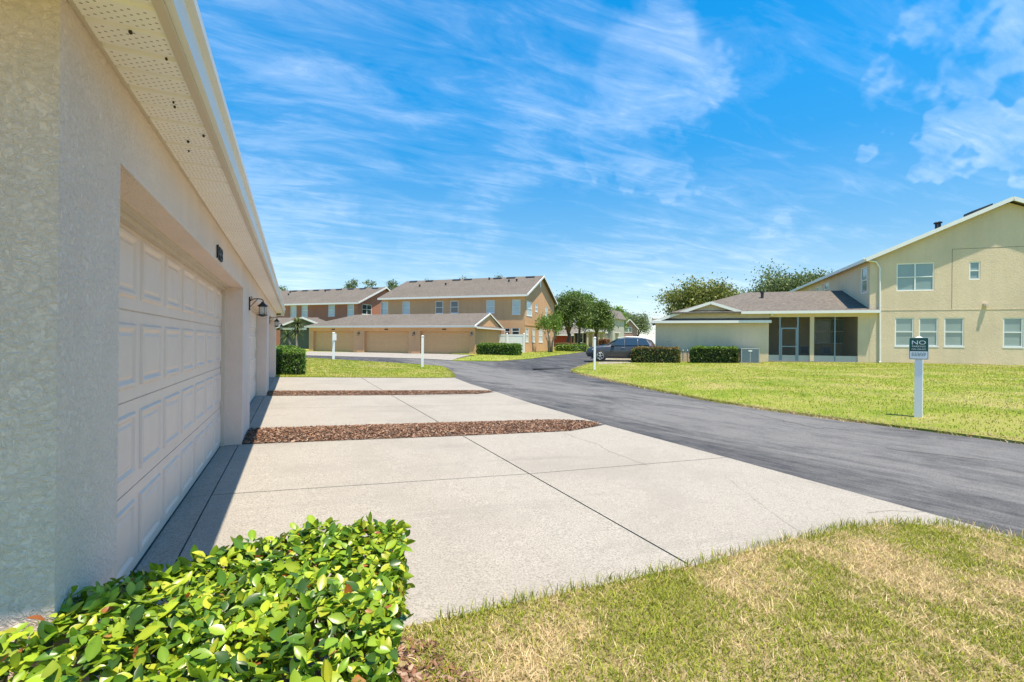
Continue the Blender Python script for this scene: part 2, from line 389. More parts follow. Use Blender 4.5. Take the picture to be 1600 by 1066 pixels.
lawn_right = right_edge + [(10.9, 4.2), (10.9, -12), (70, -12), (70, 50), (40, 47)]
tag(sheet('lawn', lawn_right, 'lawn_far', .045, 1.5, .06), kind='structure')
lawn_left = [(6.35, 20.18), (6.95, 22.4)] + left_far + [(-9, 42), (-9, 20.3), (-.9, 20.18)]
tag(sheet('lawn', lawn_left, 'lawn_far', .045, 1.0, .06), kind='structure')
lawn_far = px([(706, 564), (780, 564.8), (830, 561), (860, 557), (900, 552), (918, 549)]) + [(60, 90), (10, 70), (13.6, 37)]
tag(sheet('lawn', lawn_far, 'lawn_far', .045, 2.0, .06), kind='structure')
lawn_near = [(.42, 2.44), (1.35, 2.455), (2.5, 2.465), (3.4, 2.52), (4.4, 2.56), (5.0, 2.42), (5.4, 2.2), (5.5, 1.85), (5.5, -6), (-5, -6), (-5, .9), (.35, .9)]
tag(sheet('lawn', lawn_near, 'lawn_near', .02, .5, .06), kind='structure')
bed_near = [(-4.5, .9), (.36, .9), (.6, 1.3), (.62, 2.1), (.42, 2.43), (-.62, 2.43), (-.62, 1.83), (-4.5, 1.83)]
tag(sheet('planting_bed', bed_near, 'soil', .012, .5, .05), kind='structure')

def drive(polys, name='driveway', dz=.018, gap=.009):
    xs = [p[0] for q in polys for p in q]; ys = [p[1] for q in polys for p in q]
    hull = [(min(xs) + .02, min(ys) + .02), (max(xs) - .05, min(ys) + .02), (max(xs) - .05, max(ys) - .02), (min(xs) + .02, max(ys) - .02)]
    root = sheet(name, hull, 'joint_dirt', -.012, 1.0); root['kind'] = 'structure'
    for q in polys:
        c = (sum(p[0] for p in q) / len(q), sum(p[1] for p in q) / len(q))
        qq = []
        for x, y in q:
            d = Vector((c[0] - x, c[1] - y)); qq.append((x + math.copysign(gap, d.x), y + math.copysign(gap, d.y)))
        sheet('slab', qq, 'concrete', dz, 1.0, .06, parent=root)
    return root
SX = -.68; JX = 2.48
d1 = drive([[(SX, 2.40), (JX, 2.47), (JX, 4.95), (SX, 5.12)], [(JX, 2.3), (5.58, 1.7), (5.62, 4.95), (JX, 4.95)],
       [(SX, 5.12), (JX, 4.95), (JX, 7.36), (SX, 7.44)], [(JX, 4.95), (5.62, 4.95), (5.6, 7.86), (5.25, 7.68), (4.5, 7.36), (JX, 7.36)]])
d2 = drive([[(SX, 8.74), (JX, 8.68), (JX, 11.19), (SX, 11.22)], [(JX, 8.68), (4.85, 8.56), (5.25, 8.3), (5.6, 7.87), (5.72, 11.2), (JX, 11.19)],
       [(SX, 11.22), (JX, 11.19), (JX, 13.6), (SX, 13.64)], [(JX, 11.19), (5.72, 11.2), (5.95, 14.3), (5.1, 13.75), (JX, 13.6)]])
d3 = drive([[(SX, 14.92), (JX, 14.9), (JX, 20.14), (SX, 20.15)], [(JX, 14.9), (5.2, 14.9), (5.95, 14.31), (6.15, 17.5), (6.4, 20.15), (JX, 20.14)]])
ap = drive([[(-.9, 2.2), (SX, 2.2), (SX, 5.12), (-.9, 5.12)], [(-.9, 5.12), (SX, 5.12), (SX, 7.5), (-.9, 7.5)], [(-.9, 8.6), (SX, 8.6), (SX, 11.22), (-.9, 11.22)],
            [(-.9, 11.22), (SX, 11.22), (SX, 13.8), (-.9, 13.8)], [(-.9, 14.8), (SX, 14.8), (SX, 17.5), (-.9, 17.5)], [(-.9, 17.5), (SX, 17.5), (SX, 20.1), (-.9, 20.1)]], 'garage_apron', gap=.003)
def ribbon(name, pts, w, dz, parent):
    m = MB(); L = []
    for i, (x, y) in enumerate(pts):
        a = Vector(pts[min(i + 1, len(pts) - 1)]) - Vector(pts[max(i - 1, 0)]); n = Vector((-a.y, a.x)).normalized() * w * random.uniform(.4, 1.2) / 2
        z = G(x, y) + dz; L += [(x + n.x, y + n.y, z), (x - n.x, y - n.y, z)]
    m.add(L, [(2 * i, 2 * i + 1, 2 * i + 3, 2 * i + 2) for i in range(len(pts) - 1)])
    return m.build(name, 'crack_dirt', parent)
def wig(a, b, n, amp): return [(a[0] + (b[0] - a[0]) * i / n + random.uniform(-amp, amp), a[1] + (b[1] - a[1]) * i / n + random.uniform(-amp, amp)) for i in range(n + 1)]
ribbon('crack', wig(gnd(880, 678), gnd(935, 697), 9, .03) + wig(gnd(937, 701), gnd(1012, 730), 9, .03), .008, .0195, d1)
ribbon('crack', wig(gnd(1130, 745), gnd(1245, 832), 16, .02), .0028, .0195, d1)
ribbon('crack', wig((4.95, 2.75), (5.58, 2.62), 6, .04), .010, .0195, d1)
road_o = bpy.data.objects['road']
for a_, b_, k_ in [((1150, 640), (1270, 668), 14), ((1268, 668), (1330, 672), 8), ((1000, 612), (1120, 640), 14), ((1380, 700), (1560, 722), 14), ((900, 600), (990, 640), 12)]: ribbon('crack', wig(gnd(*a_), gnd(*b_), k_, .06), .022, .004, road_o)
# far drive in front of the tan garages is added with that building
def grate():
    x, y = gnd(857, 576.3); o = empty('drain_grate', (x, y, G(x, y) + .004), -TH, label='dark iron drain grate set in the asphalt at the road junction', cat='drain')
    MB().box(-.85, .85, -.45, .45, -.01, .012).build('rim', 'drain_iron', o)
    for i in range(12): MB().box(-.78 + i * .136, -.70 + i * .136, -.38, .38, .012, .03).build('bar', 'rubber', o)

grate()

# ------------------------------------------------------------------ grass and mulch
def blades(name, poly, n, hmin, hmax, w, dz, mat, colfn, label, bbox=None, lean=.5, cat='grass', edge=0):
    xs = [p[0] for p in poly]; ys = [p[1] for p in poly]; bb = bbox or (min(xs), max(xs), min(ys), max(ys))
    P = np.c_[rng.uniform(bb[0], bb[1], n * 3), rng.uniform(bb[2], bb[3], n * 3)]; P = P[inside(P, poly)][:n]; n = len(P)
    z = np.array([G(x, y) for x, y in P]) + dz
    a = rng.uniform(0, 2 * np.pi, n); h = rng.uniform(hmin, hmax, n); ww = w * rng.uniform(.6, 1.3, n)
    la = rng.uniform(0, 2 * np.pi, n); lm = h * rng.uniform(.1, lean * 2, n)
    sx, sy = np.cos(a) * ww / 2, np.sin(a) * ww / 2; lx, ly = np.cos(la) * lm, np.sin(la) * lm
    V = np.empty((n, 5, 3)); b = np.c_[P, z]
    V[:, 0] = b + np.c_[-sx, -sy, np.zeros(n)]; V[:, 1] = b + np.c_[sx, sy, np.zeros(n)]
    V[:, 2] = b + np.c_[sx * .7 + lx * .35, sy * .7 + ly * .35, h * .6]; V[:, 3] = b + np.c_[-sx * .7 + lx * .35, -sy * .7 + ly * .35, h * .6]
    V[:, 4] = b + np.c_[lx, ly, h]
    C = np.repeat(colfn(P), 5, 0); base = np.arange(n)[:, None] * 5
    F = np.concatenate([base + [0, 1, 2], base + [0, 2, 3], base + [3, 2, 4]])
    return cards(V.reshape(-1, 3), F, C, name, mat, label=label, cat=cat, kind='stuff')
def vnoise(P, s, seed):
    r = np.random.default_rng(seed); v = np.zeros(len(P))
    for k in range(5):
        f = r.normal(0, s * (1.6 ** k), 2); v += np.sin(P @ f + r.uniform(0, 6)) / (1.3 ** k)
    return v
GREEN = np.array([(.22, .27, .03), (.30, .335, .04), (.38, .38, .05), (.23, .245, .04)]); DRY = np.array([(.64, .50, .27), (.72, .58, .33), (.56, .46, .19), (.56, .41, .24)])
def grasscol(seed, bias):
    def f(P):
        k = vnoise(P, .8, seed + 2) * .16 + vnoise(P, 2.2, seed) * .26 + vnoise(P, 7, seed + 1) * .12 + rng.normal(0, .30, len(P)) + bias
        g = GREEN[rng.integers(0, 4, len(P))]; d = DRY[rng.integers(0, 4, len(P))]
        return np.where((k > 0)[:, None], g, d) * rng.uniform(.8, 1.25, (len(P), 1))
    return f
vis_near = [(.5, 2.44), (1.35, 2.455), (2.5, 2.465), (3.4, 2.53), (4.4, 2.57), (5.0, 2.43), (5.42, 2.22), (5.53, 1.85), (5.5, -.3), (3.2, -.3), (.5, 1.0)]
blades('grass', vis_near, 150000, .009, .034, .0052, .02, 'grass_blade', grasscol(3, .12), 'patchy green and straw coloured grass at the corner of the near driveway', lean=1.1)
edge = [(.7, 2.40), (2.5, 2.42), (4.4, 2.5), (5.0, 2.36), (5.42, 2.12), (5.55, 1.8), (5.6, 1.8), (5.5, 2.28), (5.02, 2.52), (4.4, 2.63), (2.5, 2.52), (.7, 2.49)]
blades('grass_edge', edge, 3500, .03, .085, .006, .015, 'grass_blade', grasscol(5, .5), 'fringe of taller green grass blades hanging over the near driveway edge')
blades('grass', lawn_right, 120000, .018, .05, .016, .045, 'grass_blade', grasscol(9, .24), 'wide sunny lawn grass between the road and the yellow house', bbox=(10.6, 34, 1, 30))
blades('grass', lawn_left, 30000, .02, .055, .016, .045, 'grass_blade', grasscol(13, .40), 'small lawn grass past the far end of the near garages', bbox=(-1, 8, 20, 34))
blades('grass', lawn_far, 14000, .04, .1, .03, .045, 'grass_blade', grasscol(17, .7), 'bright green lawn grass beside the tan two storey house', bbox=(9, 40, 28, 66))
def fringe(name, line, n, w, hmin, hmax, bw, dz, seed, label):
    L = np.array(line); seg = np.linalg.norm(np.diff(L, axis=0), axis=1); cum = np.r_[0, np.cumsum(seg)]
    t = rng.uniform(0, cum[-1], n); i = np.clip(np.searchsorted(cum, t) - 1, 0, len(seg) - 1); f = (t - cum[i]) / seg[i]
    P = L[i] + (L[i + 1] - L[i]) * f[:, None]; clump = vnoise(P, 5, seed)
    P = P + rng.normal(0, 1, (n, 2)) * w * (1 + .5 * clump[:, None].clip(-1, 1))
    return P
def scatter_blades(name, P, hmin, hmax, w, dz, colfn, label, lean=.8):
    n = len(P); z = np.array([G(x, y) for x, y in P]) + dz; a = rng.uniform(0, 2 * np.pi, n); h = rng.uniform(hmin, hmax, n); ww = w * rng.uniform(.6, 1.3, n); la = rng.uniform(0, 2 * np.pi, n); lm = h * rng.uniform(.1, lean * 2, n)
    sx, sy = np.cos(a) * ww / 2, np.sin(a) * ww / 2; b = np.c_[P, z]; V = np.empty((n, 3, 3))
    V[:, 0] = b + np.c_[-sx, -sy, np.zeros(n)]; V[:, 1] = b + np.c_[sx, sy, np.zeros(n)]; V[:, 2] = b + np.c_[np.cos(la) * lm, np.sin(la) * lm, h]
    return cards(V.reshape(-1, 3), np.arange(n * 3).reshape(n, 3), np.repeat(colfn(P), 3, 0), name, 'grass_blade', label=label, cat='grass', kind='stuff')
scatter_blades('grass_edge', fringe('', right_edge + [(11.0, 4.2), (11.0, 1)], 16000, .045, 0, 0, 0, 0, 21, ''), .03, .11, .014, .0, grasscol(23, .1), 'ragged grass edge of the right lawn spilling onto the asphalt')
scatter_blades('grass_edge', fringe('', [(-.4, 20.2), (6.35, 20.2), (6.95, 22.4)] + left_far, 9000, .04, 0, 0, 0, 0, 22, ''), .03, .10, .014, .0, grasscol(25, .2), 'ragged grass edge of the small left lawn along concrete and road')
def chips(name, poly, n, dz, label, hump=.05, big=1.0):
    xs = [p[0] for p in poly]; ys = [p[1] for p in poly]
    P = np.c_[rng.uniform(min(xs), max(xs), n * 3), rng.uniform(min(ys), max(ys), n * 3)]; P = P[inside(P, poly)][:n]; n = len(P)
    cy = (min(ys) + max(ys)) / 2; hy = (max(ys) - min(ys)) / 2
    z = np.array([G(x, y) for x, y in P]) + dz + hump * np.clip(1 - ((P[:, 1] - cy) / hy) ** 2, 0, 1) * rng.uniform(.5, 1, n)
    L = rng.uniform(.025, .065, n) * big; w = rng.uniform(.010, .022, n) * big; t = .006
    yaw = rng.uniform(0, 2 * np.pi, n); pit = rng.normal(0, .38, n); rol = rng.normal(0, .5, n)
    ex = np.c_[np.cos(yaw) * np.cos(pit), np.sin(yaw) * np.cos(pit), np.sin(pit)]
    s0 = np.c_[-np.sin(yaw), np.cos(yaw), np.zeros(n)]; up = np.cross(ex, s0); ey = s0 * np.cos(rol)[:, None] + up * np.sin(rol)[:, None]; ez = np.cross(ex, ey)
    c = np.c_[P, z]; V = np.empty((n, 8, 3)); i = 0
    for a in (-.5, .5):
        for b2 in (-.5, .5):
            for d in (-.5, .5):
                V[:, i] = c + ex * (L * a * (1 if b2 > 0 else .8))[:, None] + ey * (w * b2)[:, None] + ez * t * d; i += 1
    pal = np.array([(.20, .115, .075), (.13, .07, .045), (.29, .18, .12), (.085, .05, .038), (.34, .235, .17), (.24, .12, .07)])
    C = np.repeat(pal[rng.integers(0, 6, n)] * rng.uniform(.7, 1.25, (n, 1)), 8, 0); base = np.arange(n)[:, None] * 8
    F = np.concatenate([base + q for q in ([0, 1, 3, 2], [4, 6, 7, 5], [0, 4, 5, 1], [2, 3, 7, 6], [0, 2, 6, 4], [1, 5, 7, 3])])
    return cards(V.reshape(-1, 3), F, C, name, 'mulch_chip', label=label, cat='mulch', kind='stuff')
m1 = [(-.64, 7.47), (JX, 7.39), (4.5, 7.39), (5.25, 7.7), (5.5, 7.88), (5.2, 8.28), (4.85, 8.53), (JX, 8.66), (-.64, 8.72)]
m2 = [(-.64, 13.67), (JX, 13.62), (5.1, 13.78), (5.85, 14.28), (5.2, 14.86), (JX, 14.88), (-.64, 14.9)]
for q in (m1, m2): tag(sheet('mulch_bed', q, 'soil', .012, .6, .03), kind='structure')
chips('bark_mulch', m1, 9000, .018, 'reddish brown bark mulch strip between the nearest two driveways')
chips('bark_mulch', m2, 5000, .018, 'thin brown bark mulch strip between the two farther driveways')
chips('bark_mulch', [(.2, .9), (.45, .9), (.72, 1.3), (.74, 1.9), (.62, 2.3), (.45, 2.44), (.2, 2.44)], 1500, .016, 'pale bark mulch at the foot of the foreground hedge', .015)

# ------------------------------------------------------------------ building helpers
class Frame:
    """a facade frame: local x along the facade (to the right seen from outside), y into the building, z up"""
    def __init__(s, name, px0, py0, zc, phi, zg=None, **kw):
        if zc is None: s.o = Vector(px0); s.a = py0
        else:
            r = ray(px0, py0); s.o = r * (zc); s.o.z = HC + zc * r.z
            if zg is not None: s.o.z = zg
            s.a = -(TH + phi)
        s.root = empty(name, s.o, s.a, **kw)
        s.inv = Matrix.Rotation(-s.a, 3, 'Z')
    def loc(s, p): return s.inv @ (Vector(p) - s.o)
    def f(s, x, y, d=0.):            # pixel -> (u, z) on the plane local y = d
        c = s.loc((0, 0, HC)); r = s.inv @ ray(x, y); t = (d - c.y) / r.y; p = c + r * t; return p.x, p.z
    def side(s, x, y, u):            # pixel -> (depth, z) on the plane local x = u
        c = s.loc((0, 0, HC)); r = s.inv @ ray(x, y); t = (u - c.x) / r.x; p = c + r * t; return p.y, p.z
def wall_holes(u0, u1, z0, z1, holes, y=0., depth=.12):
    """wall face in local y = const with rectangular openings and reveals"""
    m = MB(); us = sorted({u0, u1} | {h[i] for h in holes for i in (0, 1)}); zs = sorted({z0, z1} | {h[i] for h in holes for i in (2, 3)})
    us = [u for u in us if u0 <= u <= u1]; zs = [z for z in zs if z0 <= z <= z1]
    for a, b in zip(us, us[1:]):
        for c, d in zip(zs, zs[1:]):
            mu, mz = (a + b) / 2, (c + d) / 2
            if any(h[0] < mu < h[1] and h[2] < mz < h[3] for h in holes): continue
            m.quad((a, y, c), (b, y, c), (b, y, d), (a, y, d))
    for a, b, c, d in holes:
        y2 = y + depth
        m.quad((a, y, c), (a, y2, c), (a, y2, d), (a, y, d)); m.quad((b, y2, c), (b, y, c), (b, y, d), (b, y2, d))
        m.quad((a, y2, d), (b, y2, d), (b, y, d), (a, y, d))
        if c > z0 + .01: m.quad((a, y, c), (b, y, c), (b, y2, c), (a, y2, c))
    return m
def side_wall(holes, u, d0, d1, z0, z1, depth=.1, sgn=1):
    """same, on local x = u; holes given as (depth0, depth1, z0, z1); sgn=1: recess towards +x"""
    m = wall_holes(d0, d1, z0, z1, holes, 0, depth); m.v = [(u + sgn * y, x, z) for x, y, z in m.v]; return m
def window(root, a, b, c, d, y, cols=1, mat='pane_teal', fw=.06, side=None, sill=True, rail=.5):
    """frame with panes filling (a..b, c..d); y = plane of the glass. side=(u, sgn): the window sits on a wall local x = u"""
    tr = (lambda m: m) if side is None else (lambda m: (setattr(m, 'v', [(side[0] + side[1] * yy, x, z) for x, yy, z in m.v]), m)[1])
    fr = MB(); fr.box(a, b, y - .05, y + .03, c, c + fw).box(a, b, y - .05, y + .03, d - fw, d).box(a, a + fw, y - .049, y + .03, c + fw, d - fw).box(b - fw, b, y - .049, y + .03, c + fw, d - fw)
    w = (b - a - fw) / cols
    for k in range(1, cols): fr.box(a + w * k, a + w * k + fw, y - .049, y + .03, c + fw, d - fw)
    W_ = tr(fr).build('window', 'frame_white', root)
    zm = c + (d - c) * rail
    for k in range(cols):
        x0 = a + w * k + fw; x1 = a + w * (k + 1)
        tr(MB().box(x0, x1, y - .045, y + .02, zm - .025, zm + .025)).build('meeting_rail', 'frame_white', W_)
        tr(MB().box(x0, x1, y - .012, y, zm + .025, d - fw)).build('pane', mat, W_)
        tr(MB().box(x0, x1, y - .004, y + .008, c + fw, zm - .025)).build('pane', mat, W_)
    if sill: tr(MB().box(a - .03, b + .03, y - .085, y - .05, c - .06, c + .0)).build('sill', 'frame_white', W_)
    return W_
def roof_plane(root, poly, mat, name='roof', t=.10): return MB().prism(poly, (0, 0, -t)).build(name, mat, root)
def text_mesh(body, size, extrude, name='digit'):
    cu = bpy.data.curves.new(name, 'FONT'); cu.body = body; cu.size = size; cu.extrude = extrude; cu.align_x = 'CENTER'; cu.resolution_u = 3
    o = bpy.data.objects.new(name, cu); COL.objects.link(o); bpy.context.view_layer.update()
    me = bpy.data.meshes.new_from_object(o.evaluated_get(bpy.context.evaluated_depsgraph_get())); bpy.data.objects.remove(o); bpy.data.curves.remove(cu); return me
# raised door panel, facing local -y, centred
def panel_mesh(w, h):
    def rect(k, y): return [(-w / 2 + k, y, -h / 2 + k), (w / 2 - k, y, -h / 2 + k), (w / 2 - k, y, h / 2 - k), (-w / 2 + k, y, h / 2 - k)]
    m = MB(); rings = [rect(0, 0), rect(.012, -.012), rect(.03, -.012), rect(.055, .004), rect(.075, -.006)]
    vs = [v for r in rings for v in r]
    m.add(vs, [(4 * i + k, 4 * i + (k + 1) % 4, 4 * i + 4 + (k + 1) % 4, 4 * i + 4 + k) for i in range(4) for k in range(4)] + [(16, 17, 18, 19)])
    return m.mesh('door_panel')
GL, GD, GH = 18.71, 6.5, 2.48
OPEN = [(.55, 5.60), (6.83, 11.86), (13.08, 18.13)]
def garage_row(F, stucco_m, door_m, roof_m, detail, number=None, trim='trim_beige', OH=.27, pitch=.367, OL=.3):
    R = F.root; H = 2.14
    w = wall_holes(0, GL, 0, GH, [(a, b, 0, H) for a, b in OPEN], 0, .25)
    w.quad((0, 0, 0), (0, GD, 0), (0, GD, GH), (0, 0, GH)); w.quad((GL, 0, 0), (GL, GD, 0), (GL, GD, GH), (GL, 0, GH)); w.quad((0, GD, 0), (GL, GD, 0), (GL, GD, GH), (0, GD, GH))
    w.build('wall', stucco_m, R)
    rz = GH + .17 + (GD / 2 + OH) * pitch; e0 = GH + .17; hip = GD / 2
    gx = GL + .12
    roof_plane(R, [(-OL, -OH - .03, e0 - .01), (gx, -OH - .03, e0 - .01), (gx, GD / 2, rz), (hip, GD / 2, rz)], roof_m, t=.035)
    roof_plane(R, [(gx, GD + OH, e0), (-OL, GD + OH, e0), (hip, GD / 2, rz), (gx, GD / 2, rz)], roof_m, t=.035)
    roof_plane(R, [(-OL, GD + OH, e0), (-OL, -OH - .03, e0 - .01), (hip, GD / 2, rz)], roof_m, t=.035)
    MB().prism([(GL, 0, GH), (GL, GD, GH), (GL, GD / 2, rz - .09)], (-.1, 0, 0)).build('gable_wall', stucco_m, R)
    for ya, yb in ((-OH, GD / 2), (GD + OH, GD / 2)):
        MB().beam((gx - .02, ya, e0 - .07), (gx - .02, yb, rz - .07), .05, .14).build('rake_board', 'trim_white', R)
    MB().prism([(GL + .32, -.15, GH), (GL + .32, GD + .15, GH), (GL, GD + .15, GH + .2), (GL, -.15, GH + .2)], (0, 0, -.09)).build('pent_roof', roof_m, R)
    MB().box(GL + .30, GL + .35, -OH, GD + .15, GH - .10, GH + .025).build('fascia', 'trim_white', R)
    # fascia and drip edge along the front and the left end
    MB().box(-OL - .02, GL + .34, -OH - .02, -OH + .004, GH + .002, GH + .135).build('fascia', 'trim_white', R)
    MB().box(-OL - .02, -OL + .004, -OH + .006, GD + OH, GH + .002, GH + .135).build('fascia', 'trim_white', R)
    MB().box(-OL - .03, gx, -OH - .045, -OH - .018, GH + .12, GH + .158).build('drip_edge', 'trim_white', R)
    if detail:
        pw = .305
        sm = MB().add([(0, -OH + .03, 0), (pw, -OH + .03, 0), (pw, -.012, 0), (0, -.012, 0), (.012, -OH + .03, -.008), (pw - .012, -OH + .03, -.008), (pw - .012, -.012, -.008), (.012, -.012, -.008),
                       (pw / 2 - .02, -OH + .03, -.008), (pw / 2 + .02, -OH + .03, -.008), (pw / 2 + .02, -.012, -.008), (pw / 2 - .02, -.012, -.008), (pw / 2 - .01, -OH + .03, .002), (pw / 2 + .01, -OH + .03, .002), (pw / 2 + .01, -.012, .002), (pw / 2 - .01, -.012, .002)],
                      [(0, 4, 7, 3), (4, 8, 11, 7), (8, 12, 15, 11), (12, 13, 14, 15), (13, 9, 10, 14), (9, 5, 6, 10), (5, 1, 2, 6)]).mesh('soffit_panel')
        sm.materials.append(MATS['soffit_vinyl'])
        for k in range(int((GL + .3 + OL) / pw) + 1):
            o = link('soffit_panel', sm, None, R); o.location = (-OL + .02 + k * pw, 0, GH)
        MB().box(-OL, GL + .3, -OH + .004, -OH + .035, GH - .014, GH + .001).build('soffit_channel', 'trim_beige', R)
        MB().box(-.02, GL + .02, -.014, -.001, GH - .012, GH + .001).build('wall_channel', 'trim_beige', R)
        MB().box(-OL + .004, -.001, -OH + .02, GD, GH + .003, GH + .012).build('end_soffit', 'soffit_vinyl', R)
        nm = MB().lathe([(.001, -.010), (.006, -.006), (.007, 0), (.004, .006), (.001, .008)], seg=6).mesh('mud_nest'); nm.materials.append(MATS['nest_mud'])
        for q in [(204, 50), (260, 92), (271, 160), (273, 167), (294, 221), (318, 212), (350, 253), (295, 236), (363, 283)]:
            c = F.loc((0, 0, HC)); r = F.inv @ ray(*q); t = (GH - .012 - c.z) / r.z; p = c + r * t
            if -OH + .03 < p.y < 0: o = link('mud_nest', nm, None, R); o.location = p; s = random.uniform(.6, 1.0); o.scale = (s, s, s)
    else: MB().box(-OH, GL + .3, -OH + .004, -.001, GH - .012, GH).build('soffit', 'soffit_vinyl', R)
    for i, (a, b) in enumerate(OPEN):
        y = .25; sec = (H - .0) / 4
        dm = MB()
        for k in range(4): dm.box(a, b, y, y + .05, k * sec + .004, (k + 1) * sec - .004)
        dm.box(a, b, y + .008, y + .045, .01, H - .01)
        D = dm.build('garage_door', door_m, R)
        n = 8; cw = (b - a - .10) / n
        if i == 0 or not detail: pm = panel_mesh(cw - .11, sec - .15); pm.materials.append(MATS[door_m])
        for r_ in range(4):
            for c_ in range(n):
                o = link('door_panel', pm, None, D); o.location = (a + .05 + cw * (c_ + .5), y - .0005, sec * (r_ + .5))
        MB().box(a + .05, b - .05, y - .012, y + .03, -.005, .022).build('bottom_seal', 'rubber', D)
        MB().box(a, a + .05, y - .04, y - .002, 0, H).box(b - .05, b, y - .04, y - .002, 0, H).build('door_jamb', trim, R)
        if detail: MB().box(a, b, y - .045, y - .002, H - .05, H - .0).box(a, b, y - .09, y - .046, H - .018, H - .0).build('door_stop', trim, R)
        else: MB().box(a, b, y - .04, y - .002, H - .06, H).build('door_stop', trim, R)
        if detail and i == 0 and number:
            me = text_mesh(number, .17, .008); me.materials.append(MATS['digit_black'])
            o = link('house_number', me, None, R); o.rotation_euler = (math.pi / 2, 0, 0); o.location = (F.f(341, 396)[0], -.012, F.f(341, 396)[1] - .06)
        elif not detail: MB().box((a + b) / 2 - .2, (a + b) / 2 + .2, -.02, -.001, 2.26, 2.36).build('house_number', 'digit_black', R)
def wall_lantern(F, u, z, label, s=1.0, group='lanterns on the near garage wall'):
    p = F.o + Matrix.Rotation(F.a, 3, 'Z') @ Vector((u, 0, z)); o = empty('wall_lantern', p, F.a, label=label, cat='lantern', group=group); o.scale = (s, s, s)
    MB().box(-.035, .035, -.02, 0, -.13, .11).build('back_plate', 'iron_black', o)
    MB().tube([(0, -.01, .03), (0, -.06, .075), (0, -.14, .085), (0, -.20, .08), (0, -.235, .05), (0, -.22, .02)], .009, 8).tube([(0, -.01, -.07), (0, -.05, -.03), (0, -.09, .02), (0, -.14, .08)], .006, 6).tube([(0, -.02, .06), (0, -.05, .11), (0, -.03, .13)], .005, 6).build('arm', 'iron_black', o, True)
    c = (0, -.22, 0)
    MB().lathe([(.012, .04), (.018, .03), (.03, .012), (.052, -.012), (.082, -.035), (.088, -.05), (.07, -.055)], c, 16).build('cap', 'iron_black', o, True)
    MB().lathe([(.05, -.055), (.056, -.09), (.056, -.19), (.05, -.205)], c, 14).build('glass', 'lamp_glass', o, True)
    m = MB()
    for k in range(4):
        a = k * math.pi / 2 + .5; m.beam((.062 * math.cos(a), -.22 + .062 * math.sin(a), -.05), (.062 * math.cos(a), -.22 + .062 * math.sin(a), -.21), .010, .010)
    m.build('cage', 'iron_black', o); MB().lathe([(.02, -.24), (.05, -.225), (.085, -.215), (.085, -.203), (.05, -.2)], c, 16).build('base_ring', 'iron_black', o, True)
    MB().lathe([(.014, -.2), (.018, -.15), (.012, -.1), (.002, -.09)], c, 10).build('bulb', 'trim_white', o, True)
    return o
# ------------------------------------------------------------------ near garages
FN = Frame('garage_building', (-.64, 1.85, 0), math.pi / 2, None, 0, label='taupe stucco garage row with panelled doors close to the camera on the left', cat='garage')
garage_row(FN, 'stucco_near', 'door_taupe', 'shingle_gray', True, '1483', OL=.50)
for (x, y), t in zip([(389, 470), (421, 492)], ['black iron wall lantern on the pier nearest the camera', 'black iron wall lantern on the second garage pier']):
    u, z = FN.f(x, y); wall_lantern(FN, u, 2.0, t, .85)
wall_lantern(FN, 18.42, 2.0, 'black iron wall lantern at the far end of the near garage row', .85)

# ------------------------------------------------------------------ far tan garages
FG = Frame('garage_building', 742, 555, 43, math.radians(20), label='tan stucco three door garage row in front of the tan house', cat='garage')
# origin is the right front corner: shift so that u = 0 is the left end
sh = Matrix.Rotation(FG.a, 3, 'Z') @ Vector((-GL, 0, 0)); FG.o = FG.o + sh; FG.root.location = FG.o
garage_row(FG, 'stucco_tan', 'door_tan', 'shingle_brown', False, trim='door_tan', OH=.32)
for k, u in enumerate((6.2, 12.45, 18.4)):
    wall_lantern(FG, u, 1.95, ['dark lantern by the left door of the tan garages', 'dark lantern between middle and right doors of the tan garages', 'dark lantern right of the right door of the tan garages'][k], 1.1, 'lanterns on the tan garages')
def far_drive():
    rot = Matrix.Rotation(FG.a, 3, 'Z'); P = lambda u, y: tuple((FG.o + rot @ Vector((u, y, 0)))[:2])
    e = px([(706, 564), (655, 561.3), (560, 558.6), (478, 556.2)])
    zz = FG.o.z
    def gf(x, y):
        l = FG.loc((x, y, 0)); k = min(1, max(0, -l.y / 7.)); return (zz) * (1 - k) + G(x, y) * k
    hull = [P(-.2, -.05), P(GL, -.05)] + e
    tag(sheet('driveway', hull, 'concrete', .05, 1.5, .08, gfun=gf), kind='structure')
far_drive()
MB().prism([(-2, -9, 0), (GL, -9, 0), (GL, GD + 4, 0), (-2, GD + 4, 0)], (0, 0, -.6)) # footing left to the ground sheet
def strip_on(F, name, mat, u0, u1, y0, y1, z0, z1, **kw):
    o = MB().box(u0, u1, y0, y1, z0, z1).build(name, mat, None, **kw); o.location = F.o; o.rotation_euler = (0, 0, F.a); return o
for u0 in (5.75, 12.0): strip_on(FG, 'mulch_bed', 'soil', u0, u0 + .95, -4.6, -.1, -.2, .07, kind='structure')

